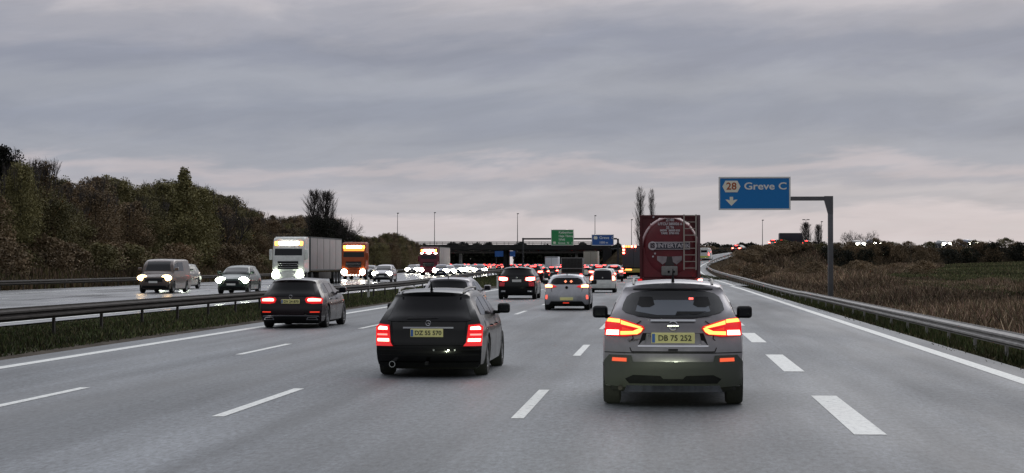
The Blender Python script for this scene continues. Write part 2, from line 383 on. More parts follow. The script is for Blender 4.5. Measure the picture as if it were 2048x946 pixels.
linem = mat('line_paint', (.60,.61,.59), .6)
_nt = linem.node_tree; _b = _nt.nodes['Principled BSDF']; _tc = _nt.nodes.new('ShaderNodeTexCoord')
_n = _nt.nodes.new('ShaderNodeTexNoise'); _n.inputs['Scale'].default_value = 11; _n.inputs['Detail'].default_value = 7; _n.inputs['Roughness'].default_value = .8; _nt.links.new(_tc.outputs['Object'], _n.inputs['Vector'])
_r = _nt.nodes.new('ShaderNodeValToRGB'); _e = _r.color_ramp.elements; _e[0].position = .33; _e[0].color = (.13,.135,.14,1); _e[1].position = .47; _e[1].color = (.56,.57,.55,1); _x = _e.new(.7); _x.color = (.68,.69,.66,1)
_nt.links.new(_n.outputs['Fac'], _r.inputs[0]); _nt.links.new(_r.outputs[0], _b.inputs['Base Color'])
marks = MB()
def mk(u0, u1, y0, y1, z=.005, zf=None):
    n = max(1, int((y1-y0)/8)); ys = np.linspace(y0, y1, n+1)
    for a, b_ in zip(ys[:-1], ys[1:]):
        za = z+(zf(u0) if zf else 0)
        marks.add([(u0+xs(a),a,za),(u1+xs(a),a,za),(u1+xs(b_),b_,za),(u0+xs(b_),b_,za)], [(0,1,2,3)])
mk(5.33, 5.60, -20, 170); mk(-11.55, -11.28, -20, 640)
for i in range(-2, 40):
    y0 = 22+15*i
    for u in (-1.70, -5.23, -8.37): mk(u-.075, u+.075, y0, y0+5)
for i in range(-3, 12):
    mk(1.99, 2.33, 20.2+11.7*i, 26.1+11.7*i)
mk(1.99, 2.33, 165, 640)
zf = lambda u: float(opp_z(u))
mk(-19.9,-19.65,-20,640,zf=zf); mk(-34.4,-34.15,-20,640,zf=zf)
for i in range(-2, 40):
    for u in (-23.5,-27.1,-30.6): mk(u-.075,u+.075,22+15*i,27+15*i,zf=zf)
e1 = offs(RPr,-2.55,.018); e2 = offs(RPr,-2.4,.018); e3 = offs(RPr,1.75,.018); e4 = offs(RPr,2.0,.018)
for a_, b_ in ((e1,e2),(e3,e4)):
    for i in range(len(a_)-1): marks.add([a_[i],b_[i],b_[i+1],a_[i+1]], [(0,1,2,3)])
tag(marks.build('road_markings', linem, ang=80, fix=False), kind='structure')
# ------------------------------------------------------------------ grass, weeds
def vc_mat(name, rough=.85, trans=0):
    m, nt, b = newmat(name); a = nt.nodes.new('ShaderNodeAttribute'); a.attribute_name = 'col'
    nt.links.new(a.outputs['Color'], b.inputs['Base Color']); b.inputs['Roughness'].default_value = rough; b.inputs['Specular IOR Level'].default_value = .15
    return m
vcm = vc_mat('grass_blades')
def blades(name, P, h, wd, lean, palette, kind='stuff', label=None, cat=None):
    n = len(P); a = rng.uniform(0, 2*PI, n); la = rng.uniform(0, 2*PI, n); ln = rng.uniform(0, lean, n)*h
    d = np.c_[np.cos(a), np.sin(a), np.zeros(n)]*wd[:,None]/2
    tip = P+np.c_[np.cos(la)*ln, np.sin(la)*ln, h]
    V = np.stack([P-d, P+d, tip+d*.25, tip-d*.25], 1)
    pal = np.array(palette); c = pal[rng.integers(0, len(pal), n)]*rng.uniform(.55,1.6,(n,1))*1.5*(.85+.35*np.sin(P[:,0]*.35+P[:,1]*.09)*np.sin(P[:,1]*.05))[:,None]
    o = quads_obj(name, V, vcm, cols=c); tag(o, label, cat, kind=kind); return o
def scatter(n, u0, u1, y0, y1, near=True, patch=None):
    # more blades near the camera
    y = y0+(y1-y0)*rng.random(n)**(1.6 if near else 1.0); u = rng.uniform(u0, u1, n)
    X = u-np.maximum(0, y-130)**2/4000
    if patch is not None:
        k = np.sin(u*1.3+y*.21)*np.sin(y*.37-u*.5)+rng.normal(0,.5,n); m_ = k > patch; X = X[m_]; y = y[m_]
    return np.c_[X, y, G(X, y)-.01]
P = scatter(120000, -18.6, -13.0, 22, 230)
uu = P[:,0]+np.maximum(0,P[:,1]-130)**2/4000
blades('median_grass', P, rng.uniform(.03,.11,len(P))*(1+.7*((uu<-13.4)&(uu>-15.4)))*(1+.8*sst(120,190,P[:,1])), rng.uniform(.02,.06,len(P)), .9,
       [(.045,.062,.022),(.065,.08,.028),(.035,.042,.018),(.085,.075,.038),(.05,.045,.027)], label='rough dark green grass strip between the two carriageways', cat='grass')
P = scatter(45000, 6.7, 8.6, 18, 260)
blades('verge_grass', P, rng.uniform(.06,.25,len(P)), rng.uniform(.02,.06,len(P)), .7,
       [(.03,.04,.014),(.045,.055,.02),(.05,.045,.022)], label='short dark grass beneath the right hand crash barrier', cat='grass')
P = scatter(9000, 5.9, 6.9, 20, 160, patch=.3)
blades('verge_tufts', P, rng.uniform(.02,.10,len(P)), rng.uniform(.03,.08,len(P)), .8,
       [(.05,.05,.022),(.09,.075,.045),(.035,.04,.016)], label='thin scattered tufts on the gravel edge of the road', cat='grass')
# dry weeds on the right slope
n = 260000; Yw = 26+370*rng.random(n)**1.0; Xw = 7.9-1.0*(Yw>=200)+rng.random(n)**1.05*(15.5+24*sst(200,330,Yw))
uw = Xw+np.maximum(0,Yw-130)**2/4000
d2 = np.min((Xw[:,None]-RP[None,:,0])**2+(Yw[:,None]-RP[None,:,1])**2, 1)
k = np.sin(Xw*.55+Yw*.06)*np.sin(Yw*.11-Xw*.3)+.6*np.sin(Xw*.21-Yw*.043)
keep = (uw > 8.6)&(d2 > 5.4**2)&(k+rng.normal(0,.35,n) > -1.3)&(np.abs(Yw-CRY) > 6.5)
Xw, Yw, k = Xw[keep], Yw[keep], k[keep]; P = np.c_[Xw, Yw, G(Xw, Yw)-.03]; hh = rng.uniform(.12,.45,len(P))*(.7+1.3*np.clip(k+.3,0,1.4))
blades('dry_weeds', P, hh, rng.uniform(.012,.05,len(P))*(1+Yw/150), 1.0,
       [(.19,.135,.085),(.14,.095,.065),(.10,.07,.05),(.27,.205,.14),(.06,.047,.032),(.13,.08,.062),(.075,.07,.038)], label='brown dry weeds and scrub covering the slope right of the barrier', cat='weeds')
n = 90000; Yw = 60+300*rng.random(n); Xw = 16.5+rng.random(n)**1.35*72
P = np.c_[Xw, Yw, G(Xw, Yw)-.02]; P = P[(P[:,2] < 3.0)&(P[:,1] < 350)]
blades('field_grass', P, rng.uniform(.08,.3,len(P)), rng.uniform(.08,.25,len(P)), .6,
       [(.065,.075,.032),(.09,.095,.042),(.05,.052,.026),(.12,.10,.056)], label='green rough meadow beyond the brown weeds on the right', cat='grass')
n = 40000; Yw = 80+270*rng.random(n); uw = -39-rng.random(n)*9; Xw = uw-np.maximum(0,Yw-130)**2/4000
P = np.c_[Xw, Yw, G(Xw, Yw)-.02]
blades('far_verge_weeds', P, rng.uniform(.2,.8,n), rng.uniform(.06,.18,n), .5,
       [(.10,.07,.045),(.075,.06,.03),(.045,.045,.02),(.06,.04,.03)], label='brown weeds on the bank beyond the far left barrier', cat='weeds')

# ------------------------------------------------------------------ trees and bushes
def leafmat(name, c1, c2, c3):
    m, nt, b = newmat(name); N = nt.nodes.new; L = nt.links.new
    tc = N('ShaderNodeTexCoord'); n = N('ShaderNodeTexNoise'); n.inputs['Scale'].default_value = .55; n.inputs['Detail'].default_value = 6; n.inputs['Roughness'].default_value = .8
    oi = N('ShaderNodeObjectInfo')
    va = N('ShaderNodeVectorMath'); va.operation = 'ADD'; L(tc.outputs['Object'], va.inputs[0])
    cx = N('ShaderNodeCombineXYZ'); ml = N('ShaderNodeMath'); ml.operation = 'MULTIPLY'; ml.inputs[1].default_value = 50; L(oi.outputs['Random'], ml.inputs[0]); L(ml.outputs[0], cx.inputs[0]); L(cx.outputs[0], va.inputs[1])
    L(va.outputs[0], n.inputs['Vector'])
    r = N('ShaderNodeValToRGB'); e = r.color_ramp.elements; e[0].position=.3; e[0].color=(*c1,1); e[1].position=.7; e[1].color=(*c3,1); x = e.new(.5); x.color=(*c2,1)
    L(n.outputs['Fac'], r.inputs[0])
    g = N('ShaderNodeMapRange'); g.inputs[3].default_value=.75; g.inputs[4].default_value=1.25; L(oi.outputs['Random'], g.inputs[0])
    s = N('ShaderNodeVectorMath'); s.operation='SCALE'; L(r.outputs[0], s.inputs[0]); L(g.outputs[0], s.inputs['Scale']); L(s.outputs[0], b.inputs['Base Color'])
    b.inputs['Roughness'].default_value = .8; b.inputs['Specular IOR Level'].default_value = .15
    return m
LM = dict(olive=leafmat('olive_leaves', (.035,.034,.018),(.14,.125,.058),(.29,.245,.12)),
          brown=leafmat('brown_leaves', (.045,.035,.024),(.17,.125,.075),(.30,.21,.13)),
          yellow=leafmat('yellowing_leaves', (.055,.052,.022),(.16,.145,.065),(.30,.27,.13)),
          dark=leafmat('dark_needles', (.008,.010,.008),(.017,.019,.013),(.03,.032,.018)),
          twig=leafmat('bare_twigs', (.035,.03,.028),(.06,.052,.05),(.09,.08,.078)))
bark = mat('bark', (.035,.03,.026), .9, noise=.4, nscale=6)
def rquads(P, s):
    n = len(P); a = rng.normal(size=(n,3)); a /= np.linalg.norm(a,axis=1)[:,None]; b_ = rng.normal(size=(n,3)); b_ -= (b_*a).sum(1)[:,None]*a; b_ /= np.linalg.norm(b_,axis=1)[:,None]
    a = a*s[:,None]/2; b_ = b_*s[:,None]/2*rng.uniform(.4,1,(n,1))
    return np.stack([P-a-b_*.3, P+b_-a*.1, P+a+b_*.2, P-b_+a*.15], 1)
def crown_pts(n, hw, z0, z1, shape, lumps=16):
    'points gathered in clumps inside an envelope; heights 0..1 of z0..z1'
    cs = []
    while len(cs) < lumps:
        t = rng.random(); r = shape(t)*hw; a = rng.uniform(0,2*PI); q = math.sqrt(rng.random())*.8
        cs.append((math.cos(a)*r*q, math.sin(a)*r*q, z0+(z1-z0)*t, max(.16, shape(t))*hw*rng.uniform(.32,.55)))
    cs = np.array(cs); k = rng.integers(0, lumps, n); d = rng.normal(size=(n,3)); d /= np.linalg.norm(d,axis=1)[:,None]
    rr = rng.random(n)**.45*rng.uniform(.8,1.15,n)
    P = cs[k,:3]+d*(cs[k,3]*rr)[:,None]*np.array([1,1,.95])
    m_ = int(n*.45); t = rng.random(m_)**.85; a = rng.uniform(0,2*PI,m_); sh_ = np.array([shape(x) for x in np.linspace(0,1,200)])[np.minimum((t*200).astype(int),199)]
    q = np.sqrt(rng.random(m_))*sh_*hw*(.95+.16*np.sin(a*3+t*9)+.1*np.sin(a*7-t*23)); P[:m_] = np.c_[np.cos(a)*q, np.sin(a)*q, z0+(z1-z0)*t*(1+.04*np.sin(a*4))]; P[:,2] = np.maximum(P[:,2], .02); return P
def trunk_obj(h, r, parent=None, limbs=5, spread=.22):
    mb = MB(); mb.tube([(0,0,-.4),(0.05,0,h*.4),(-.04,.05,h*.8)], [r, r*.7, r*.25], 7)
    for i in range(limbs):
        a = rng.uniform(0,2*PI); z = h*rng.uniform(.25,.6); mb.tube([(0,0,z),(math.cos(a)*h*spread*.5, math.sin(a)*h*spread*.5, z+h*.14),(math.cos(a)*h*spread, math.sin(a)*h*spread, z+h*.3)], [r*.4,r*.25,r*.06], 5)
    return mb.build('trunk', bark, parent)
def sticks(segs, name, m, parent, raw=False):
    'thin tapered 3-sided branches'
    A = np.array([s[0] for s in segs]); B = np.array([s[1] for s in segs]); ra = np.array([s[2] for s in segs]); rb = np.array([s[3] for s in segs])
    t = B-A; t /= np.linalg.norm(t,axis=1)[:,None]; ref = np.tile([.3,.8,.5],(len(A),1)); u = np.cross(t,ref); u /= np.linalg.norm(u,axis=1)[:,None]; v = np.cross(t,u)
    Q = []
    for k in range(3):
        a0 = 2*PI*k/3; a1 = 2*PI*(k+1)/3
        o0 = u*math.cos(a0)+v*math.sin(a0); o1 = u*math.cos(a1)+v*math.sin(a1)
        Q.append(np.stack([A+o0*ra[:,None], A+o1*ra[:,None], B+o1*rb[:,None], B+o0*rb[:,None]],1))
    return np.concatenate(Q) if raw else quads_obj(name, np.concatenate(Q), m, parent)
def grow(p, d, l, r, depth, out, spread=.5, up=.15):
    q = p+d*l; out.append((tuple(p), tuple(q), r, r*.65))
    if depth == 0: return
    for i in range(3 if depth > 1 else 4):
        nd = d+Vector(rng.normal(0,spread,3)); nd.z += up; nd.normalize()
        s = rng.uniform(.45,1); grow(p+d*l*s, nd, l*rng.uniform(.6,.8), r*.6, depth-1, out, spread, up)
protos = {}
def bushy(h=10, w=3.0, leaf='olive', n=15000, z0=.06, top=1.0, size=(.10,.25), bare=False, lumps=22):
    root = thing('broadleaf_tree', None, 'tree'); trunk_obj(h, h*.014, root)
    sh = lambda t: (math.sin(PI*min(1,(t*.72+.2)))**.5)
    P = crown_pts(n, w, h*z0, h*.93, sh, lumps)
    V = rquads(P, rng.uniform(*size, n))
    if True:
        out = []
        for i in range(34 if bare else 14):
            a = rng.uniform(0,2*PI); rr = rng.uniform(0,w*.7); grow(Vector((math.cos(a)*rr, math.sin(a)*rr, h*.7)), Vector((math.cos(a)*.15, math.sin(a)*.15, 1)).normalized(), h*.13, .035, 2, out, .3, .4)
        W = sticks(out, '', None, None, True); quads_obj('crown', np.concatenate([V, W]), [LM[leaf], LM['twig']], root, mi=np.r_[np.zeros(len(V)), np.ones(len(W))])
    return root
def conifer(h=10, w=1.9, leaf='yellow', n=12000):
    root = thing('conifer_tree', None, 'tree'); trunk_obj(h, h*.014, root, 0)
    P = crown_pts(n, w, h*.05, h*.95, lambda t: max(.13,(1-t)**.62*(.7+.45*abs(math.sin(t*11)))), 36)
    quads_obj('crown', rquads(P, rng.uniform(.09,.24,n)), LM[leaf], root); return root
def bare_round(h=9, w=3.2, name='bare_tree'):
    root = thing(name, None, 'tree'); out = []
    MB().tube([(0,0,-.5),(0,0,h*.35)], [h*.018,h*.012], 6).build('trunk', bark, root)
    for i in range(7):
        a = 2*PI*i/7; grow(Vector((0,0,h*.22)), Vector((math.cos(a)*.55, math.sin(a)*.55, 1)).normalized(), h*.26, h*.010, 4, out, .42, .12)
    sticks(out, 'crown', LM['twig'], root); return root
def poplar(h=20, w=1.3):
    root = thing('poplar_tree', None, 'tree'); out = []
    MB().tube([(0,0,-.5),(0,0,h*.6),(0,0,h)], [h*.012,h*.008,.03], 6).build('trunk', bark, root)
    for i in range(130):
        z = h*(.06+.88*rng.random()); a = rng.uniform(0,2*PI); ww = w*math.sin(PI*min(1,(z/h)*.85+.12))**.7
        grow(Vector((0,0,z)), Vector((math.cos(a)*.35, math.sin(a)*.35, 1)).normalized(), ww*1.25, .035, 2, out, .22, .35)
    sticks(out, 'crown', LM['twig'], root); return root
def place(key, fn, X, Y, h, h0, label, group=None, ws=1.0, name=None, cat='tree'):
    if key not in protos: o = fn(); protos[key] = o
    else: o = copy_tree(protos[key])
    s = h/h0; o.location = (X, Y, float(G(X, Y))-.1); o.scale = (s*ws, s*ws, s); o.rotation_euler = (0,0,rng.uniform(0,2*PI))
    if name: o.name = name
    tag(o, label, cat, group)
    if group is None and 'group' in o: del o['group']
    return o
SIL = [(-200,300),(0,318),(60,335),(100,350),(150,353),(210,358),(250,372),(290,372),(330,358),(400,385),(440,396),(480,400),(505,425),(540,436),(600,436),(640,425),(680,430),(705,455),(725,470),(760,482),(800,476),(830,484),(850,492),(880,498)]
def silY(px): return float(np.interp(px, [p[0] for p in SIL], [p[1] for p in SIL]))
def pxof(X, Y):
    xc = X*math.cos(YAW)+Y*math.sin(YAW); d = -X*math.sin(YAW)+Y*math.cos(YAW); return 1024+F*xc/d
kinds = [('olive0',lambda: bushy(10,3.0,'olive')),('brown0',lambda: bushy(10,3.1,'brown',bare=True)),('olive1',lambda: bushy(10,3.3,'olive',lumps=14)),('brown1',lambda: bushy(10,2.7,'brown',lumps=30)),('brown2',lambda: bushy(10,2.9,'brown',bare=True,lumps=12))]
wl = {'o':'dense olive green tree standing in the roadside wood on the left','b':'brown autumn tree standing in the roadside wood on the left'}
Yt = 84
rows = [(-50,4.4,0),(-54.5,5.0,1),(-60,5.5,2)]
for ub, sp, ri in rows:
    Yt = 100+ri*4
    while Yt < 372:
        X = ub+xs(Yt)+rng.uniform(-1.2,1.2); px = pxof(X, Yt)
        if -140 < px < 872:
            top = PZ(silY(px), X, Yt)-rng.uniform(-.3,1.3)*(1.0 if ri else 1.8)
            g = float(G(X,Yt)); h = max(2.2, (top-g)*(1.07 if ri else .97))
            k = rng.choice([0,1,2,3,4], p=[.3,.17,.23,.2,.1] if px < 480 else [.1,.3,.1,.3,.2])
            key, fn = kinds[k]
            place(key, fn, X, Yt, h, 10, wl[key[0]], 'trees of the roadside wood on the left', ws=max(1.0, 1.25*10/h*.62) if h < 8 else 1.05)
        Yt += sp*rng.uniform(.8,1.2)*(1+Yt/500)
# shrubs in front of the wood
def bush(leaf, n=3000): 
    root = thing('shrub', None, 'shrub'); MB().tube([(0,0,-.2),(0,0,1.0)], [.05,.02], 5).build('stem', bark, root)
    P = crown_pts(n, 1.5, .15, 1.75, lambda t: math.sin(PI*(t*.7+.25))**.5, 10); quads_obj('foliage', rquads(P, rng.uniform(.06,.17,n)), LM[leaf], root); return root
Yt = 100
while Yt < 350:
    X = -46.3+xs(Yt)+rng.uniform(-1.5,1.5)
    if pxof(X, Yt) > -60:
        k = rng.choice(['olive','brown'])
        place('bush_'+k, lambda: bush(k), X, Yt, rng.uniform(1.4,3.0), 2, {'olive':'low olive green shrub at the foot of the left wood','brown':'low brown leafless shrub at the foot of the left wood'}[k], 'shrubs along the foot of the left wood', 1.2, cat='shrub')
    Yt += rng.uniform(2.5,4.5)
def special(px, Y, topy, key, fn, h0, label, ws=1.0):
    X = PX(px, Y); h = PZ(topy, X, Y)-float(G(X,Y)); return place(key, fn, X, Y, h, h0, label, None, ws)
special(10, 142, 284, 'darkc', lambda: bushy(10,2.6,'dark',15000,lumps=12), 10, 'tall almost black tree at the far left edge, highest of the wood', .85)
special(40, 138, 312, 'yel_bushy', lambda: bushy(10,2.6,'yellow'), 10, 'olive yellow tree just right of the black one at the left edge', .8)
special(82, 150, 306, 'bareD', lambda: bushy(10,2.0,'brown',3500,z0=.3,bare=True,lumps=9), 10, 'thin ragged half bare tree third from the left edge', .9)
special(368, 186, 328, 'yelc', lambda: conifer(10,2.7,'yellow',15000), 10, 'pointed yellowish conifer rising above the middle of the left wood', 1.15)
special(335, 192, 356, 'yel_bushy', None, 10, 'smaller yellowish tree just left of the pointed tall one', 1.0)
special(397, 190, 364, 'yel_bushy', None, 10, 'yellowish tree just right of the pointed tall one', 1.1)
special(445, 215, 386, 'bareA', lambda: bare_round(9,3), 9, 'bare round topped tree above the wood left of the white lorry', .8)
special(472, 220, 388, 'bareA', None, 9, 'second bare topped tree above the wood left of the white lorry', .8)
special(628, 262, 386, 'poplS', lambda: poplar(12,1.7), 12, 'bare upright tree above the dark clump over the white lorry', 1.3)
special(652, 264, 388, 'poplS', None, 12, 'right hand of the two bare upright trees over the white lorry', 1.3)
special(682, 262, 402, 'bareA', None, 9, 'thin bare tree leaning out right of the dark clump', .8)
special(640, 258, 424, 'darkr', lambda: bushy(10,3.4,'dark',15000), 10, 'round dark evergreen clump above the white lorry', 1.0)
special(668, 262, 432, 'darkr', None, 10, 'dark evergreen clump sloping down behind the orange lorry', 1.0)
special(695, 268, 455, 'darkr', None, 10, 'lowest dark evergreen just left of the orange lorry', 1.1)
special(1281, 520, 376, 'popl', lambda: poplar(21,2.1), 21, 'taller bare poplar behind the red tank lorry, left of the pair', 1.0)
special(1303, 524, 380, 'popl', None, 21, 'narrower bare poplar behind the red tank lorry, right of the pair', .7)
special(1612, 400, 448, 'poplS', None, 12, 'bare upright tree beside the lorry on the crossing road', 1.5)
special(1636, 400, 452, 'poplS', None, 12, 'narrow bare upright tree just left of the sign post', 1.1)
special(1700, 396, 450, 'bareB', lambda: bare_round(9,3.6), 9, 'wide bare tree right of the sign post, left half', 1.0)
special(1735, 398, 449, 'bareB', None, 9, 'wide bare tree right of the sign post, right half', 1.05)
special(1668, 398, 478, 'bareA', None, 9, 'small bare tree beside the sign post on the crossing road', 1.1)
# hedge bushes on the crossing road, right side
for i, (px, ty) in enumerate([(1475,499),(1660,497),(1715,500),(1760,496),(1785,501),(1815,500),(1845,504),(1890,504),(1925,500),(1975,494),(2005,492),(2030,494),(1700,497),(1730,500),(1745,492),(1770,500),(1800,494),(1690,502),(1960,492),(1990,486),(2020,489),(2045,486),(2070,488),(1940,498),(1985,500),(2035,500),(1420,498),(1440,505),(1860,500),(1905,502),(1830,500)]):
    Y = 374+rng.uniform(-6,3); X = PX(px, Y); top = PZ(ty-8, X, Y); g = float(G(X,Y)); h = max(1.4, top-g)
    if i % 5 == 0: continue
    place('darkbush' if i%2 else 'bush_brown', (lambda: bush('dark',2600)) if i%2 else (lambda: bush('brown')), X, Y, h, 2, 'dark bush on the embankment of the crossing road' if i%2 else 'tall brown bush on the embankment of the crossing road', 'bushes on the crossing road embankment', max(.5,1.9/h*1.6), cat='shrub')
for i in range(26):   # scrub on ramp island and slopes
    Y = rng.uniform(225,368); X = RP[np.argmin(abs(RP[:,1]-Y)),0]+rng.uniform(6.5,30)
    place('bush_brown', lambda: bush('brown'), X, Y, rng.uniform(.9,2.2), 2, 'low brown bush among the weeds on the right slope', 'brown bushes on the right slope', 1.4, cat='shrub')
for i, (px, ty, Y) in enumerate([(712,468,318),(728,472,326),(742,474,335),(756,474,340),(770,468,345),(782,465,350),(794,467,352),(805,472,356),(815,478,360),(826,483,364),(762,486,322),(785,484,332),(800,487,344),(812,490,352),(748,490,310),(836,488,368)]):
    X = PX(px, Y); g = float(G(X,Y)); h = max(2.0, PZ(ty,X,Y)-g)
    place('brown1' if i%2 else 'olive0', None, X, Y, h*1.05, 10, 'brown and olive bush on the mound at the left end of the bridge', 'bushes on the mound at the left bridge end', max(1.0, 6.5/h), name='broadleaf_shrub', cat='shrub')
for i in range(30):
    Y = 343+i*1.25; j = np.argmin(abs(RP[:,1]-Y)); X = RP[j,0]+rng.uniform(4.6,6.5); X = min(X, 60)
    if Y < 380: place('bush_brown', None, X, Y, rng.uniform(1.3,2.2), 2, 'low brown bush among the weeds on the right slope', 'brown bushes on the right slope', 1.6, cat='shrub')
for i in range(34):
    X = 24+i*2.4+rng.uniform(-.8,.8); Y = 378.5+rng.uniform(-1.5,1.0)
    place('bush_brown' if i%3 else 'bush_olive', None, X, Y, rng.uniform(1.2,2.3), 2, 'scrubby brown bush along the edge of the crossing road', 'scrub along the crossing road', 1.3, cat='shrub')
# far treeline masses
def mass(name, segs, leaf, label, n, size):
    P = []
    for (x0,x1,y,zb,zt) in segs:
        m_ = int(n*abs(x1-x0)/sum(abs(s[1]-s[0]) for s in segs)); X = rng.uniform(x0,x1,m_); hgt = zb+(zt-zb)*(.88+.12*np.sin(X*.35+y)*np.sin(X*.13)+.05*np.sin(X*1.3))
        P.append(np.c_[X, y+rng.uniform(-4,4,m_), zb-.3+(hgt-zb+.3)*rng.random(m_)])
    P = np.concatenate(P); o = quads_obj(name, rquads(P, rng.uniform(size*.5,size*1.4,len(P))), LM[leaf]); tag(o, label, 'treeline', kind='stuff')
mass('far_treeline', [(-230,-60,720,0,10.0),(-60,60,760,0,10.0)], 'dark', 'far dark treeline seen under and over the bridge', 90000, 1.2)
mass('distant_hedge', [(8,130,432,3,6.6),(130,190,440,3,7.0)], 'dark', 'low dark treeline on the horizon behind the crossing road', 26000, .5)

# ------------------------------------------------------------------ bridge, gantries, lamps
br = thing('road_bridge', 'dark concrete road bridge crossing over both carriageways', 'bridge', (0,0,0))
BX0, BX1 = -54.5, -11.0
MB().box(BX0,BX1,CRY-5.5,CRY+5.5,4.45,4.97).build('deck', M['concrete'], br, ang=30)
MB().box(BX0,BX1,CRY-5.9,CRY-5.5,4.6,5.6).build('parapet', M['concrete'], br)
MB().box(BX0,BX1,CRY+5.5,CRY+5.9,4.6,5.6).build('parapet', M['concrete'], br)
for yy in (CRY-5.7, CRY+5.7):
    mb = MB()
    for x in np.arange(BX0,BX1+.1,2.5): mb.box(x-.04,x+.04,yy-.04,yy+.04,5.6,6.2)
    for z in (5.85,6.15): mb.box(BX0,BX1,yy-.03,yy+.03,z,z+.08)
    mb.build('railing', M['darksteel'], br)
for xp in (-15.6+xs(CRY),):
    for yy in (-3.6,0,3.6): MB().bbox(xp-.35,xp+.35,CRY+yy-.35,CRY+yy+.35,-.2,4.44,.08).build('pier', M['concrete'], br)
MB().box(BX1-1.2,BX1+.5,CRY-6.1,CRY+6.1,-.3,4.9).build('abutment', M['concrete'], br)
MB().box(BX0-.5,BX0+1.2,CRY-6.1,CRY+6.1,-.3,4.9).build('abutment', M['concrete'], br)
mb = MB(); mb.box(BX1+.5,160,CRY-4.5,CRY+4.5,CRZ-.3,CRZ+.02)
tag(mb.build('crossing_road', asph), kind='structure')
mb = MB(); mb.box(-160,BX0-.5,CRY-4.5,CRY+4.5,CRZ-.3,CRZ+.02)
tag(mb.build('crossing_road', asph), kind='structure')
# low second structure further along
mb2 = thing('footbridge', 'second grey bridge beam farther along seen under the first', 'bridge', (0,0,0))
MB().box(-95,-20,520,524,4.6,5.1).build('deck', M['galvd'], mb2)
for x in (-92,-56,-24): MB().box(x-.3,x+.3,520.6,523.4,-.2,4.6).build('pier', M['concl'], mb2)

def wbeam(path, side, name, label, zt=.62, steel='galv', posts=4.0, double=False):
    'steel crash barrier: corrugated beam on posts; side = direction its face looks (+1 +X, -1 -X)'
    root = thing(name, label, 'guardrail', (0,0,0))
    prof = [(0,0),(.0,-.03),(.075,-.075),(.075,-.115),(.015,-.15),(.015,-.17),(.075,-.205),(.075,-.245),(0,-.29),(0,-.31)]
    pp = [(x,z) for x,z in prof]+[(x-.012,z) for x,z in prof[::-1]]
    mb = MB(); n = len(pp); vs = []
    for (X,Y,Z) in path:
        vs += [(X+side*x, Y, Z+zt+z) for x,z in pp]
    fs = []
    for i in range(len(path)-1): fs += [(i*n+k,(i+1)*n+k,(i+1)*n+(k+1)%n,i*n+(k+1)%n) for k in range(n)]
    mb.add(vs, fs); mb.build('beam', M[steel], root, ang=50)
    if double:
        mb = MB(); vs = []
        for (X,Y,Z) in path: vs += [(X-side*(.16)-side*x, Y, Z+zt+z) for x,z in pp]
        mb.add(vs, fs); mb.build('beam', M[steel], root, ang=50)
    # posts at regular arc length
    P = np.array(path); d = np.r_[0, np.cumsum(np.linalg.norm(np.diff(P,axis=0),axis=1))]; s = np.arange(0, d[-1], posts)
    first = None
    for j, t in enumerate(s):
        p = [np.interp(t, d, P[:,c]) for c in range(3)]
        if j < 95:
            if first is None:
                m_ = MB(); m_.box(-.03-.05,.03-.05,-.05,.05,-.5,zt-.02); first = m_.build('post', M[steel], root); o = first
            else: o = first.copy(); C.objects.link(o); o.parent = root
            o.location = (p[0]-side*.06*(-1 if False else 1)+.05, p[1], p[2])
    return root
path = [(7.0+xs(min(Y,150))*.0, Y, float(G(7.0,Y)) if Y < 100 else -.25+.25*float(sst(100,200,Y))) for Y in np.arange(16,200,4.0)]
rr = offs(RP[(RP[:,1] > 205)&(RP[:,1] < 362)], 3.15, 0.0)
x_end = path[-1][0]
rail2 = []
for (x,y,z) in rr: 
    t = float(sst(200,280,y)); rail2.append((x*t+(7.0-.0)*(1-t), y, z))
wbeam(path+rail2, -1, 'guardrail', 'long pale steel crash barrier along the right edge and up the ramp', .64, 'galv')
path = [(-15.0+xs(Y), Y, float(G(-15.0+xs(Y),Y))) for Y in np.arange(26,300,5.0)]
wbeam(path, 1, 'guardrail', 'dark double sided crash barrier in the grassy median', .78, 'galvd', double=True)  # backlit darkness of this barrier is put into its steel colour
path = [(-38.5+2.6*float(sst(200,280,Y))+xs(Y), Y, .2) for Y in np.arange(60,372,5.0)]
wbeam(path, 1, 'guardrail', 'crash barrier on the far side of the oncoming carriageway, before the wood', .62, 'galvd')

def vbox(name, m, parent, *a, b=.0):
    mb = MB(); (mb.bbox(*a, b=b) if b else mb.box(*a)); return mb.build(name, m, parent, ang=30)
# cantilever sign
SY = 95.0; sx0, sx1 = PX(1438,SY), PX(1580,SY); px_post = PX(1661,SY)
zt_, zb_ = PZ(355,sx0,SY), PZ(419.5,sx0,SY); W_ = sx1-sx0; H_ = zt_-zb_
gs = thing('sign_gantry', 'grey cantilever gantry holding the blue exit 28 sign over the road', 'sign gantry', (px_post,SY,float(G(px_post,SY))))
gz = float(G(px_post,SY)); za = PZ(397,px_post,SY)-gz
vbox('post', M['pole'], gs, -.125,.125,-.125,.125,-.3,za-.1, b=.02)
m_ = MB(); m_.prism_y([(-.125,za-.75),(.125,za-.75),(.125,za+.12),(-.30,za+.12),(-.30,za-.10)],-.13,.13); m_.build('corner_bracket', M['pole'], gs, ang=30)
vbox('arm', M['pole'], gs, sx0-px_post+.4,-.29,-.10,.10,za-.10,za+.10)
vbox('base_plate', M['pole'], gs, -.25,.25,-.25,.25,-.05,.06)
pn = vbox('sign_panel', M['signblue'], gs, sx0-px_post,sx1-px_post,-.22,-.16,zb_-gz,zt_-gz)
fr = MB(); x0,x1,z0,z1 = sx0-px_post,sx1-px_post,zb_-gz,zt_-gz
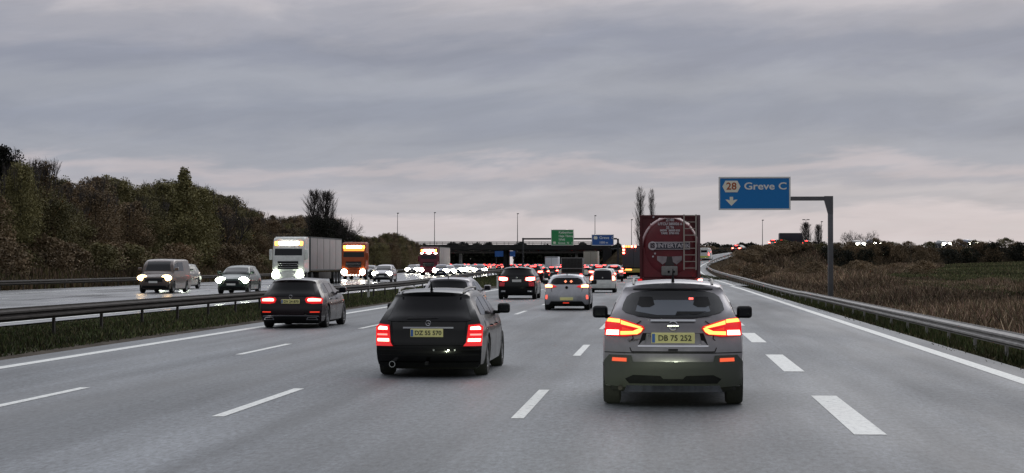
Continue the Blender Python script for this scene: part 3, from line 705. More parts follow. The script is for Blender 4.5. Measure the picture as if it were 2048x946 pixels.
for a_ in ((x0-.02,x1+.02,z1-.05,z1+.02),(x0-.02,x1+.02,z0-.02,z0+.05),(x0-.02,x0+.05,z0+.05,z1-.05),(x1-.05,x1+.02,z0+.05,z1-.05)): fr.box(a_[0],a_[1],-.235,-.15,a_[2],a_[3])
fr.build('border', M['signwhite'], pn)
hx = x0+.62*W_/3.55; hz = z1-H_*.285; s_ = W_/3.55
hexp = [(-.45,0),(-.30,.29),(.30,.29),(.45,0),(.30,-.29),(-.30,-.29)]
m_ = MB(); m_.prism_y([(hx+a_*s_,hz+b_*s_) for a_,b_ in hexp],-.232,-.218); m_.build('number_panel', M['signcream'], pn)
text_obj('28', .50*s_, M['signred'], pn, (hx,-.236,hz), sx=1.05, bold=.008)
text_obj('Greve C', .50*s_, M['signwhite'], pn, (hx+.62*s_,-.226,hz-.0), sx=1.22, bold=.010, align='LEFT')
ax, azz = hx, z0+H_*.24
m_ = MB(); m_.prism_y([(ax-.085,azz+.25),(ax+.085,azz+.25),(ax+.085,azz+.07),(ax+.17,azz+.11),(ax+.30,azz+.11),(ax,azz-.2),(ax-.30,azz+.11),(ax-.17,azz+.11),(ax-.085,azz+.07)][::-1],-.232,-.218); m_.build('down_arrow', M['signcream'], pn)
# far portal gantry
GY_ = 330.0; gl, gr_ = PX(1046,GY_), PX(1236,GY_); azh = PZ(477.5,gl,GY_)
pg = thing('portal_gantry', 'dark portal gantry carrying the green and blue signs before the bridge', 'sign gantry', (gl,GY_,0))
vbox('leg', M['darksteel'], pg, -.15,.15,-.15,.15,-.2,azh+.15); vbox('leg', M['darksteel'], pg, gr_-gl-.17,gr_-gl+.17,-.15,.15,-.2,azh+.0)
vbox('beam', M['darksteel'], pg, .15,gr_-gl-.17,-.12,.12,azh-.16,azh+.12)
def fsign(nm, m, pxa, pxb, pya, pyb, lines, circ):
    xa, xb = PX(pxa,GY_)-gl, PX(pxb,GY_)-gl; za_, zb2 = PZ(pyb,gl,GY_), PZ(pya,gl,GY_)
    p = vbox(nm, m, pg, xa,xb,-.26,-.16,za_,zb2)
    f_ = MB()
    for q in ((xa-.05,xb+.05,zb2-.03,zb2+.06),(xa-.05,xb+.05,za_-.06,za_+.03),(xa-.05,xa+.03,za_+.03,zb2-.03),(xb-.03,xb+.05,za_+.03,zb2-.03)): f_.box(q[0],q[1],-.275,-.15,q[2],q[3])
    f_.build('border', M['signwhite'], p)
    Wd, Hd = xb-xa, zb2-za_
    for (t, fx, fz, s) in lines: text_obj(t, s, M['signwhite'], p, (xa+Wd*fx,-.262,za_+Hd*fz), align='LEFT', bold=.008)
    cx_, cz_, cr_ = xa+Wd*circ[0], za_+Hd*circ[1], circ[2]
    m_ = MB(); m_.prism_y([(cx_+cr_*1.35*a_/.45, cz_+cr_*b_/.29) for a_,b_ in hexp],-.272,-.258); m_.build('number_panel', M['signcream'], p)
fsign('green_sign', M['signgreen'], 1103,1147,460,490,[('København',.33,.83,.58),('Høje Tåstrup',.33,.59,.5),('Ishøj',.33,.37,.58),('Greve  N   C',.30,.13,.5)],(.14,.15,.2))
fsign('blue_sign', M['bluefar'], 1184,1227,470,490.5,[('Greve  C',.34,.72,.68),('1000 m',.34,.25,.5)],(.17,.72,.27))
# another blue sign seen beneath the bridge
bs = thing('blue_road_sign', 'dark blue road sign hanging under the bridge left of its pier', 'sign', (PX(1010,410),410,0))
vbox('panel', M['bluefar'], bs, -2.2,2.2,-.05,.05,3.3,4.5); vbox('post', M['darksteel'], bs, -2.0,-1.85,.06,.2,-.1,4.4); vbox('post', M['darksteel'], bs, 1.85,2.0,.06,.2,-.1,4.4)
# lamp masts
lampm = glow('street_lamp_lit', (1,.95,.8), 3, False)
def mast(px, Y, topy, label, heads=1, gnd=None):
    X = PX(px,Y); g = float(G(X,Y)) if gnd is None else gnd; h = PZ(topy,X,Y)-g
    r = thing('lamp_mast', label, 'street lamp', (X,Y,g))
    MB().tube([(0,0,-.3),(0,0,h*.5),(0,0,h)], [.11,.085,.05], 6).build('pole', M['pole'], r)
    for s in ((-1,1) if heads == 2 else (1,)):
        m_ = MB(); m_.bbox(-.12 if heads==1 else s*.1,.3 if heads==1 else s*.75,-.14,.14,h-.02,h+.16,.04) if heads==1 or s>0 else m_.bbox(-.75,-.1,-.14,.14,h-.02,h+.16,.04); m_.build('lamp_head', M['darksteel'], r)
    return r
mast(795,400,427,'tall thin lamp mast leftmost, above the left embankment')
mast(869,400,426,'tall thin lamp mast above the left end of the bridge')
mast(1035,402,428,'tall thin lamp mast above the bridge left of the green sign',gnd=4.6)
mast(1190,402,432,'tall thin lamp mast above the far blue sign',gnd=4.6)
mast(1263,402,440,'thin lamp mast just left of the poplars')
mast(1525,398,441,'tall lamp mast left of the lorry on the crossing road')
mast(1612,402,440,'double headed lamp mast above the bare trees',2)
mast(1643,402,444,'small single lamp mast next to the sign post')
# lit lamps / headlights far right are carried by vehicles below

def delineator(X, Y, h, label):
    r = thing('delineator_post', label, 'marker post', (X,Y,float(G(X,Y))))
    m_ = MB(); m_.bbox(-.06,.06,-.03,.03,-.1,h,.015); m_.build('post', M['white'], r)
    MB().box(-.04,.04,-.036,-.031,h-.22,h-.08).build('reflector', mat('reflector_grey',(.5,.5,.45),.3), r)
delineator(PX(737,96), 96, 1.05, 'white marker post standing in the median grass by the barrier')
delineator(PX(995,136), 136, .95, 'pale marker post at the median edge beside the black off-roader')
delineator(PX(1565,112), 112, .2, 'short white marker stub in the right verge')

# ------------------------------------------------------------------ vehicles
def sm(pts, wd):
    a = np.array([p[0] for p in pts], float); b_ = np.array([p[1] for p in pts], float); o_ = np.linspace(-wd,wd,7); wt = np.array([1,2,3,4,3,2,1.]); wt /= wt.sum()
    def f(x): return float((np.interp(x+o_, a, b_)*wt).sum())
    return f
class Shape:
    def __init__(s, L, W, H, yr, wheelr, wy, top, rear, front, sect, plan, zl=.28, bow=.13, bowf=.38, rc=.07, crown=.03, belt=.95):
        s.L,s.W,s.H,s.wr,s.wy = L,W,H,wheelr,wy
        s.top = sm(top,.10); s.rear = sm(rear,.03); s.front = sm(front,.05); s.sect = sm(sect,.035); s.plan = sm(plan,.15)
        s.zl, s.bow, s.bowf, s.rc, s.crown, s.belt = zl,bow,bowf,rc,crown,belt; s.A = 1.4; s.B = 1.2
    def Y(s, t, z, q=1.0):
        y = t
        if t < s.A: y += (s.rear(z)+s.bow*abs(q)**3)*(1-t/s.A)
        if t > s.L-s.B: y -= (s.front(z)+s.bowf*abs(q)**2.5)*(1-(s.L-t)/s.B)
        return y
    def hw(s, t, z): return s.W/2*s.plan(t)*s.sect(z)
    def tinv(s, y, z, q=1.0):
        a, b_ = 0.0, s.L
        for _ in range(24):
            m_ = (a+b_)/2
            if s.Y(m_,z,q) < y: a = m_
            else: b_ = m_
        return (a+b_)/2
    def side(s, y, z, sg): t = s.tinv(y,z); return Vector((sg*s.hw(t,z), y, z))
    def rearp(s, x, z): q = min(1,abs(x)/s.hw(0,z)); return Vector((x, s.rear(z)+s.bow*q**3, z))
    def frontp(s, x, z): q = min(1,abs(x)/s.hw(s.L,z)); return Vector((x, s.L-s.front(z)-s.bowf*q**2.5, z))
    def topz(s, t, x):
        zc = s.top(t)-s.rc; he = max(.05,s.hw(t,zc)-.10); q = min(1,abs(x)/he); return s.top(t)+s.crown*(1-q*q)
    def screenp(s, x, z):
        a, b_ = s.ws0, s.ws1   # z falls from a to b
        for _ in range(22):
            m_ = (a+b_)/2
            if s.topz(m_, x) > z: a = m_
            else: b_ = m_
        zt = s.topz(a,x); zc = s.top(a)-s.rc; q = min(1,abs(x)/max(.05,s.hw(a,zc)-.10)); return Vector((x, s.Y(a, zt, q), z))
    def body(s, nt=44, res=1):
        ts = sorted(set([0,.04,.1,.2,.32]+list(np.linspace(.45,s.L-.4,nt))+[s.L-.25,s.L-.12,s.L-.04,s.L]+[w_+o_ for w_ in s.wy for o_ in (-.42,-.36,-.28,-.15,0,.15,.28,.36,.42)]))
        S = [-1,-.85,-.65,-.4,-.15,.15,.4,.65,.85,1]; qs = [0,.08,.2,.36,.52,.66,.78,.88,.95,1.0]; ca = [.33,.66,1.0]
        rings = []; mb = MB()
        for t in ts:
            zl = s.zl
            for w_ in s.wy:
                d = abs(t-w_); ra = s.wr+.055
                if d < ra: zl = max(zl, s.wr*.98+math.sqrt(ra*ra-d*d))
            zt = s.top(t); zc = zt-s.rc; zl = min(zl, zc-.1); right = []
            for q in qs: z = zl+(zc-zl)*q; right.append((s.hw(t,z), z))
            x0 = right[-1][0]
            for c in ca: an = c*PI/2; right.append((x0-.10+.10*math.cos(an), zc+s.rc*math.sin(an)))
            xe = x0-.10
            ring = [Vector((x, s.Y(t,z,1), z)) for x,z in right]
            ring += [Vector((k*xe, s.Y(t,zt,abs(k)), zt+s.crown*(1-k*k))) for k in S[-2:0:-1]]
            ring += [Vector((-x, s.Y(t,z,1), z)) for x,z in right[::-1]]
            rings.append(ring)
        n = len(rings[0]); vs = [v for r in rings for v in r]; fs = []
        for i in range(len(rings)-1): fs += [(i*n+k,(i+1)*n+k,(i+1)*n+k+1,i*n+k+1) for k in range(n-1)]
        mb.add(vs, fs)
        mb.add(vs, [(i*n,i*n+n-1,(i+1)*n+n-1,(i+1)*n) for i in range(len(rings)-1)], 1)
        nr = len(qs)+len(ca)
        for ri, fn in ((0,0),(len(rings)-1,1)):
            r = rings[ri]; cap = []
            for j in range(nr):
                x, z = r[j].x, r[j].z
                for k in S:
                    zz = z+(s.crown*(1-k*k) if j == nr-1 else 0)
                    y = s.Y(0 if ri == 0 else s.L, z, abs(k)); cap.append((k*x, y, zz))
            m_ = len(S); mb.add(cap, [(j*m_+k,j*m_+k+1,(j+1)*m_+k+1,(j+1)*m_+k) for j in range(nr-1) for k in range(m_-1)])
        return mb
def patch(poly, surf, off, nx=10, nv=4, back=.03, mb=None, mi=0, lay=0):
    'slab following a surface: poly in surface coordinates, monotone in u; off is the outward offset vector'
    off = Vector(off); us = [p[0] for p in poly]; u0, u1 = min(us), max(us); cs = sorted(set(list(np.linspace(u0,u1,nx+1))+us))
    def span(u):
        zs = []
        for i in range(len(poly)):
            a, b_ = poly[i], poly[(i+1)%len(poly)]
            if abs(a[0]-b_[0]) < 1e-9:
                if abs(a[0]-u) < 1e-9: zs += [a[1],b_[1]]
            elif min(a[0],b_[0])-1e-9 <= u <= max(a[0],b_[0])+1e-9: zs.append(a[1]+(b_[1]-a[1])*(u-a[0])/(b_[0]-a[0]))
        return (min(zs), max(zs)) if zs else (0,0)
    mb = mb or MB(); vs = []; o2 = -off.normalized()*back
    for u in cs:
        lo, hi = span(u)
        for j in range(nv+1): vs.append(surf(u, lo+(hi-lo)*j/nv)+off)
    n = nv+1; m_ = len(cs); fs = [(i*n+j,(i+1)*n+j,(i+1)*n+j+1,i*n+j+1) for i in range(m_-1) for j in range(nv)]
    N0 = len(vs); rim = [i*n for i in range(m_)]+[(m_-1)*n+j for j in range(1,n)]+[i*n+nv for i in range(m_-2,-1,-1)]+[j for j in range(nv-1,0,-1)]
    vs += [vs[k]+o2 for k in rim]
    fs += [(rim[k],N0+k,N0+(k+1)%len(rim),rim[(k+1)%len(rim)]) for k in range(len(rim))]
    mb.add(vs, fs, mi); return mb
def mir(poly): return [(-a,b_) for a,b_ in poly]

def wheel(parent, x, y, r, wd=.22, sgn=1, rim=True, simple=False):
    mb = MB(); n = 20 if simple else 32; k = sgn
    mb.lathe_x([(0*k,r*.62),(0*k,r*.93),(-.02*k,r*.985),(-.05*k,r),(-(wd-.05)*k,r),(-(wd-.02)*k,r*.985),(-wd*k,r*.9),(-wd*k,r*.3),(-wd*k,.0)],0,0,0,n)
    o = mb.build('wheel', M['tyre'], parent); o.location = (x,y,r)
    if rim:
        m2 = MB(); m2.lathe_x([(-.01*k,r*.63),(-.045*k,r*.58),(-.09*k,r*.55),(-.10*k,0)],0,0,0,n)
        if not simple:
            for a in range(5):
                an = 2*PI*a/5+.3; c_, s_ = math.cos(an), math.sin(an); w_ = r*.10
                q = [(.06*r,-w_),(.60*r,-w_*.8),(.60*r,w_*.8),(.06*r,w_)]
                vs = [(xx, u*c_-v*s_, u*s_+v*c_) for xx in (-.015*k,-.06*k) for u,v in q]
                m2.add(vs, [(0,1,2,3),(7,6,5,4),(0,4,5,1),(1,5,6,2),(2,6,7,3),(3,7,4,0)])
        m2.build('rim', M['rim'], o)
    return o
def mirror(parent, sh, y, z, sg, m):
    p = sh.side(y, z, sg); mb = MB(); x = p.x
    a, b_ = sorted((x+sg*.06, x+sg*.27)); mb.bbox(a,b_,y-.09,y+.08,z-.01,z+.16,.045,3)
    a, b_ = sorted((x-sg*.03, x+sg*.10)); mb.bbox(a,b_,y-.02,y+.05,z-.02,z+.035,.01,1)
    o = mb.build('wing_mirror', m, parent); a, b_ = sorted((x+sg*.09, x+sg*.245))
    MB().bbox(a,b_,y-.097,y-.088,z+.02,z+.135,.004,1).build('mirror_glass', M['glass'], o)
def plate(parent, sh, x, z, txt, m='plate_y', w_=.50, h_=.11, front=False):
    f = sh.frontp if front else sh.rearp; sg = 1 if front else -1
    y = f(x,z).y+sg*.03
    if front: y = max(f(x-w_/2,z).y, f(x+w_/2,z).y, f(x,z).y)+.015
    else: y = min(f(x-w_/2,z-h_/2).y, f(x,z-h_/2).y, f(x,z+h_/2).y)-.015
    mb = MB(); mb.bbox(x-w_/2,x+w_/2,*sorted((y,y-sg*.02)),z-h_/2,z+h_/2,.006,1); o = mb.build('number_plate', M[m], parent)
    if txt:
        MB().box(x-w_/2+.008,x-w_/2+.045,y-.004,y-.001,z-h_/2+.012,z+h_/2-.012).build('country_strip', M['plate_b'], o)
        text_obj(txt, .098, M['ink'], o, (x+.022,y-.004,z-.002), depth=.002, sx=.98, bold=.0012)
    return o
def side_windows(root, sh, wins, m):
    for sg in (-1,1):
        f = lambda y,z: sh.side(y,z,sg)
        for w_ in wins: patch(w_, f, (sg*.008,0,0), 8, 3, .02).build('side_window', m, root)
def seam_line(pts, surf, off, wd=.010):
    mb = MB()
    for a, b_ in zip(pts[:-1], pts[1:]):
        n = max(1,int(math.dist(a,b_)/.08))
        for i in range(n):
            p = [a[k]+(b_[k]-a[k])*i/n for k in (0,1)]; q = [a[k]+(b_[k]-a[k])*(i+1)/n for k in (0,1)]
            d = (q[0]-p[0],q[1]-p[1]); l = math.hypot(*d); nn = (-d[1]/l*wd/2, d[0]/l*wd/2); o_ = Vector(off)
            P_ = [surf(p[0]+nn[0],p[1]+nn[1])+o_, surf(q[0]+nn[0],q[1]+nn[1])+o_, surf(q[0]-nn[0],q[1]-nn[1])+o_, surf(p[0]-nn[0],p[1]-nn[1])+o_]
            mb.add(P_, [(0,1,2,3)])
    return mb
def rp(root, sh, poly, name, m, off=.008, both=False, nx=8, nv=3, back=.03):
    out = []
    for pl in ([poly, mir(poly)] if both else [poly]):
        out.append(patch(pl, sh.rearp, (0,-off,0), nx, nv, back).build(name, m, root))
    return out
def fp(root, sh, poly, name, m, off=.010, both=False, nx=8, nv=3, back=.04):
    return [patch(pl, sh.frontp, (0,off,0), nx, nv, back).build(name, m, root) for pl in ([poly, mir(poly)] if both else [poly])]
def lamp_on(ob, sh, poly, m, off=.018, nx=6, nv=2, name='lit_strip', front=False):
    f = sh.frontp if front else sh.rearp
    return patch(poly, f, (0,off if front else -off,0), nx, nv, .012).build(name, m, ob)
def base_parts(root, sh, pm, simple=False, tail=True):
    sh.body(24 if simple else 44).build('body', [pm, M['under']], root, ang=42)
    MB().bbox(-sh.W/2+.12,sh.W/2-.12,.25,sh.L-.3,sh.zl-.07,sh.zl+.25,.03,1).build('underbody', M['under'], root)
    for wy in sh.wy:
        for sg in (-1,1): wheel(root, sg*(sh.W/2-.015), wy, sh.wr, .22, sg, True, simple)
# ---- silhouettes
def suv_shape(L=4.38,W=1.806,H=1.59,r=.345,belt=1.02):
    return Shape(L,W,H,None,r,(.86,3.50*L/4.38),
      top=[(0,H-.045),(.25,H-.02),(1.2,H),(2.0,H-.01),(2.6,H-.08),(3.0,H-.30),(3.42,1.09),(3.7,1.02),(L-.15,.90),(L,.80)],
      rear=[(.2,.16),(.32,.05),(.5,.0),(.70,.0),(.745,.045),(.80,.09),(1.10,.12),(1.16,.16),(1.30,.30),(1.46,.44),(1.50,.40),(H,.34)],
      front=[(.2,.12),(.35,.02),(.6,0),(.75,.05),(.9,.22),(1.1,.5)],
      sect=[(.2,.965),(.35,.985),(.6,1.0),(.85,.995),(1.00,.965),(1.08,.915),(1.3,.815),(1.45,.72),(1.52,.66),(1.6,.60)],
      plan=[(0,.955),(.5,.99),(1.2,1),(3.2,.995),(3.9,.97),(L,.90)], zl=.26, bow=.22, rc=.11, crown=.04)
def wagon_shape(L=4.60,W=1.77,H=1.45,r=.32):
    return Shape(L,W,H,None,r,(.98,.98+2.76),
      top=[(0,H-.06),(.3,H-.03),(1.2,H-.005),(2.1,H-.01),(2.6,H-.09),(3.0,H-.30),(3.38,1.0),(3.7,.95),(L-.15,.80),(L,.70)],
      rear=[(.15,.14),(.25,.04),(.4,.0),(.52,.0),(.56,.045),(.62,.07),(.86,.10),(.92,.13),(1.05,.28),(H-.10,.46),(H-.06,.42),(H,.36)],
      front=[(.2,.12),(.3,.02),(.5,0),(.65,.04),(.8,.2),(1.0,.5)],
      sect=[(.15,.955),(.3,.985),(.55,1.0),(.75,.99),(.88,.955),(.95,.905),(1.10,.815),(1.25,.715),(1.38,.63)],
      plan=[(0,.95),(.5,.985),(1.2,1),(3.3,.995),(4.1,.965),(L,.88)], zl=.20, bow=.19, rc=.09, crown=.03)
def hatch_shape(L=4.06,W=1.765,H=1.43,r=.32):
    return Shape(L,W,H,None,r,(.74,.74+2.54),
      top=[(0,H-.05),(.3,H-.02),(1.1,H),(1.8,H-.02),(2.3,H-.12),(2.7,H-.36),(3.0,1.0),(3.3,.94),(L-.15,.80),(L,.70)],
      rear=[(.15,.14),(.25,.04),(.42,.0),(.58,.0),(.63,.05),(.90,.10),(.98,.14),(1.15,.26),(1.34,.40),(1.37,.34),(H,.28)],
      front=[(.2,.12),(.3,.02),(.5,0),(.65,.05),(.8,.2),(1.0,.5)],
      sect=[(.15,.96),(.3,.985),(.55,1.0),(.80,.985),(.92,.955),(1.0,.905),(1.15,.81),(1.28,.72),(1.40,.62)],
      plan=[(0,.95),(.5,.99),(1.2,1),(2.8,.995),(3.6,.96),(L,.88)], zl=.22, bow=.22, rc=.09, crown=.035)
def minic_shape(): 
    s = hatch_shape(3.5,1.64,1.47,.29); L=3.5; H=1.47
    s.wy=(.55,2.9)
    s.top=sm([(0,H-.04),(.3,H-.01),(1.0,H),(1.6,H-.03),(2.1,H-.18),(2.5,1.05),(2.9,.95),(L-.1,.8),(L,.7)],.1)
    s.rear=sm([(.15,.1),(.25,.02),(.5,.0),(.62,.02),(.9,.06),(1.1,.12),(1.4,.24),(H,.22)],.03); return s
def van_shape(L=4.95,W=1.92,H=1.94,r=.33):
    return Shape(L,W,H,None,r,(1.0,1.0+3.0),
      top=[(0,H-.03),(.3,H),(3.0,H),(3.4,H-.05),(3.75,H-.32),(4.12,1.22),(4.3,1.13),(L-.12,.98),(L,.85)],
      rear=[(.2,.08),(.35,.0),(.6,.0),(1.2,.04),(1.8,.12),(H,.18)],
      front=[(.2,.1),(.35,.0),(.6,0),(.8,.05),(1.0,.18),(1.2,.4)],
      sect=[(.2,.97),(.4,.99),(.7,1.0),(1.05,.985),(1.2,.965),(1.6,.90),(1.85,.85),(1.95,.82)],
      plan=[(0,.98),(1.2,1),(3.8,.995),(4.4,.97),(L,.90)], zl=.24, bow=.08, rc=.09, crown=.03)
P_ = dict(grey=paint('paint_grey_green', (.24,.23,.245), .34, .5), black=paint('paint_black', (.0022,.0022,.0022), .33, .0), maroon=paint('paint_dark_plum', (.009,.003,.005), .3, .0),
          silver=paint('paint_silver', (.40,.40,.43), .36, .5), white=paint('paint_white', (.72,.73,.70), .4, 0), anth=paint('paint_anthracite', (.035,.037,.042), .32, .4),
          dgreen=paint('paint_dark_green', (.03,.045,.04), .35, .3), red=paint('paint_red', (.20,.012,.015), .35, .1), blue=paint('paint_blue', (.02,.035,.09), .35, .3), champagne=paint('paint_warm_grey', (.11,.09,.085), .4, .4))
def at(root, x, y, rz=0, z=None): root.location = (x, y, 0 if z is None else z); root.rotation_euler = (0,0,rz)

# ================= silver grey crossover, straight ahead
sh = suv_shape(H=1.555); r = thing('crossover_car', 'grey crossover straight ahead with boomerang tail lights and plate DB 75 252', 'car'); at(r, PX(1346,23.75), 23.75)
base_parts(r, sh, P_['grey'])
rw = rp(r, sh, [(-.645,1.22),(-.625,1.30),(-.585,1.38),(-.52,1.425),(-.40,1.450),(-.2,1.462),(.2,1.462),(.40,1.450),(.52,1.425),(.585,1.38),(.625,1.30),(.645,1.22),(.60,1.185),(.45,1.145),(.25,1.122),(-.25,1.122),(-.45,1.145),(-.60,1.185)], 'rear_window', M['glass'], .009, nx=24, nv=8)[0]
# painted on the opaque pane: head restraints and paler light from the windscreen beyond
inn = mat('painted_window_light', (.10,.115,.14), .5)
for pl in ([(-.47,1.20),(-.44,1.31),(-.20,1.34),(.20,1.34),(.43,1.31),(.47,1.20),(.2,1.155),(-.2,1.155)],):
    lamp_on(rw, sh, pl, inn, .0105, 16, 4, 'painted_windscreen_view')
for cx_ in (-.34,.36): lamp_on(rw, sh, [(cx_-.11,1.28),(cx_-.08,1.38),(cx_+.08,1.38),(cx_+.11,1.28),(cx_+.05,1.25),(cx_-.05,1.25)], M['trim'], .012, 8, 3, 'head_restraint')
lamp_on(rw, sh, [(.03,1.155),(.05,1.20),(.42,1.20),(.30,1.165)], M['trim'], .014, 6, 2, 'rear_wiper')
lamp_on(rw, sh, [(.20,1.345),(.20,1.37),(.255,1.37),(.255,1.345)], glow('red_reflection_glow', (1,.1,.08), 3), .014, 2, 2, 'painted_lamp_reflection')  # small glowing patch painted on the pane as a lamp's reflection
MB().tube([sh.rearp(x_,1.475)+Vector((0,-.012,0)) for x_ in np.linspace(-.50,.50,13)], .008, 6).build('spoiler_lip', M['trim'], r)
for sg in (-1,1):
    f = lambda y,z,sg=sg: sh.side(y,z,sg)
    for yy in (1.58,2.48,3.35): seam_line([(yy,1.04),(yy,.50)], f, (sg*.003,0,0), .010).build('panel_gap', M['gap'], r)
    for yy in (1.68,2.58): p = sh.side(yy+.08,.93,sg); MB().bbox(*sorted((p.x,p.x+sg*.035)),yy,yy+.2,.915,.945,.012,2).build('door_handle', M['chrome'], r)
lamp_on(r, sh, [(-.06,.715),(-.06,.735),(.06,.735),(.06,.715)], M['trim'], .012, 3, 1, 'tailgate_latch')
for sg in (1,-1):
    sc = lambda pl: [(a*sg,b_) for a,b_ in pl]
    tl = patch(sc([(.862,.90),(.855,1.06),(.80,1.125),(.60,1.09),(.37,1.015),(.355,.985),(.42,.915),(.60,.885)]), sh.rearp, (0,-.014,0), 16, 4, .05).build('tail_light', M['lens'], r)
    lamp_on(tl, sh, sc([(.665,1.055),(.665,1.10),(.815,1.112),(.835,1.07)]), M['tailora'], .024)
    lamp_on(tl, sh, sc([(.655,1.04),(.655,1.088),(.39,1.005),(.43,.99)]), M['tailora'], .024)
    lamp_on(tl, sh, sc([(.375,.99),(.41,.995),(.50,.955),(.50,.915),(.45,.915),(.40,.945)]), M['tailora'], .0245)
    lamp_on(tl, sh, sc([(.455,.915),(.455,.955),(.66,.950),(.66,.905)]), M['tailora'], .024)
    lamp_on(tl, sh, sc([(.68,.905),(.68,.965),(.835,.965),(.845,.905)]), M['tailhot'], .024)
    lamp_on(tl, sh, sc([(.50,.965),(.64,1.0),(.64,.965)]), M['lensd'], .020, name='lens_panel')
    rf = patch(sc([(.58,.575),(.58,.62),(.76,.625),(.765,.58)]), sh.rearp, (0,-.02,0), 6, 2, .03).build('reflector', glow('glowing_bumper_reflector', (1,.13,.05), 1.0), r)  # reflector given its own glow in place of returned headlight
rp(r, sh, [(-.86,.27),(-.87,.58),(-.80,.66),(-.52,.655),(-.50,.575),(.50,.575),(.52,.655),(.80,.66),(.87,.58),(.86,.27),(.62,.25),(-.62,.25)], 'bumper_cladding', mat('cladding', (.06,.063,.057), .5), .010, nx=20, nv=6)
rp(r, sh, [(-.62,.19),(-.58,.275),(.58,.275),(.62,.19)], 'skid_plate', M['chrome'], .018, nx=12, back=.08)
rp(r, sh, [(-.60,.36),(-.50,.41),(-.16,.40),(-.12,.36),(.12,.36),(.16,.40),(.50,.41),(.60,.36),(.55,.30),(-.55,.30)], 'diffuser', M['trim'], .016, nx=16)
rp(r, sh, [(-.44,.765),(-.38,.93),(.38,.93),(.44,.765)], 'plate_recess', M['trim'], .006, nx=14)
rp(r, sh, [(-.36,.775),(-.33,.925),(.33,.925),(.36,.775)], 'plate_recess', P_['grey'], .012, nx=14)
rp(r, sh, [(-.28,1.075),(-.28,1.10),(.28,1.10),(.28,1.075)], 'tailgate_handle', M['chrome'], .022, nx=10)
rp(r, sh, [(-.44,.76),(-.44,.78),(.44,.78),(.44,.76)], 'tailgate_trim', M['chrome'], .016, nx=12)
seam_line([(-.40,1.08),(-.52,1.0),(-.50,.86),(-.56,.80),(-.52,.70),(.52,.70),(.56,.80),(.50,.86),(.52,1.0),(.40,1.08)], sh.rearp, (0,-.003,0), .012).build('panel_gap', M['gap'], r)
seam_line([(-.86,.69),(-.5,.685),(.5,.685),(.86,.69)], sh.rearp, (0,-.003,0), .010).build('panel_gap', M['gap'], r)
bd = MB(); y_ = sh.rearp(0,1.02).y-.012
bd.tube([(.055*math.cos(2*PI*i/16), y_, 1.02+.055*math.sin(2*PI*i/16)) for i in range(17)], .009, 6); bd.bbox(-.075,.075,y_-.01,y_+.01,1.008,1.032,.004,1); bd.build('badge', M['chrome'], r)
text_obj('QASHQAI', .045, M['galvd'], r, (-.47,sh.rearp(-.5,.83).y-.012,.84), name='model_lettering')
plate(r, sh, 0, .868, 'DB 75 252', w_=.54, h_=.135)
side_windows(r, sh, [[(.75,1.10),(.95,1.30),(1.55,1.40),(1.55,1.07)],[(1.63,1.07),(1.63,1.405),(2.45,1.39),(2.45,1.05)],[(2.52,1.05),(2.52,1.37),(2.75,1.31),(3.15,1.05)]], M['glass'])
for sg in (-1,1):
    mirror(r, sh, 2.95, 1.05, sg, M['trim'])
    MB().tube([(sg*.50,.62,1.53),(sg*.505,.75,1.575),(sg*.51,1.4,1.595),(sg*.505,2.3,1.575),(sg*.495,2.45,1.54)], .015, 6).build('roof_rail', M['galv'], r)
    f = lambda y,z,sg=sg: sh.side(y,z,sg)
    patch([(.28,.28),(.28,.52),(.5,.55),(1.35,.50),(3.0,.42),(3.0,.28)], f, (sg*.006,0,0), 20, 2, .02).build('sill_cladding', M['trim'], r)
MB().tube([(0,.52,1.565),(0,.46,1.61),(0,.36,1.73)], [.022,.014,.006], 6).build('antenna', M['trim'], r)
MB().tube([(-.66,.06,.245),(-.66,.3,.245)], .028, 10).build('exhaust', M['galvd'], r)

# ================= black estate, one lane left
def estate(name, label, pm, platetxt, lights, sharkz=True, rails=True, Hh=1.375, W=1.77, L=4.6):
    sh = wagon_shape(H=Hh, W=W, L=L); r = thing(name, label, 'car')
    base_parts(r, sh, pm)
    rp(r, sh, [(-.67,.91),(-.55,1.22),(-.50,1.258),(-.42,1.268),(.42,1.268),(.50,1.258),(.55,1.22),(.67,.91),(.60,.885),(-.60,.885)], 'rear_window', M['tint'], .009, nx=20, nv=8)
    side_windows(r, sh, [[(.72,.98),(.82,1.12),(1.02,1.21),(1.42,1.25),(1.42,.965)],[(1.50,.965),(1.50,1.255),(2.28,1.25),(2.28,.955)],[(2.36,.955),(2.36,1.245),(2.62,1.19),(3.10,.955)]], M['glass'])
    for sg in (-1,1):
        mirror(r, sh, 2.95, .96, sg, M['trim'] if platetxt else pm)
        f = lambda y,z,sg=sg: sh.side(y,z,sg)
        for yy in (1.46,2.32,3.2): seam_line([(yy,.96),(yy-(.0 if yy>1.5 else .05),.26)], f, (sg*.003,0,0), .010).build('panel_gap', M['gap'], r)
        for yy in (1.55,2.45): 
            p = sh.side(yy+.08,.80,sg); MB().bbox(*sorted((p.x,p.x+sg*.035)),yy,yy+.2,.785,.815,.012,2).build('door_handle', pm, r)
        if rails: MB().tube([(sg*.515,.50,1.33),(sg*.525,.60,1.385),(sg*.53,1.3,1.415),(sg*.525,2.3,1.40),(sg*.51,2.48,1.35)], .017, 6).build('roof_rail', M['galv'], r)
    return sh, r
sh, r = estate('estate_car', 'black estate car with roof rails, glowing tail lights and plate DZ 55 570', P_['black'], True, None)
at(r, PX(855,29.7), 29.7)
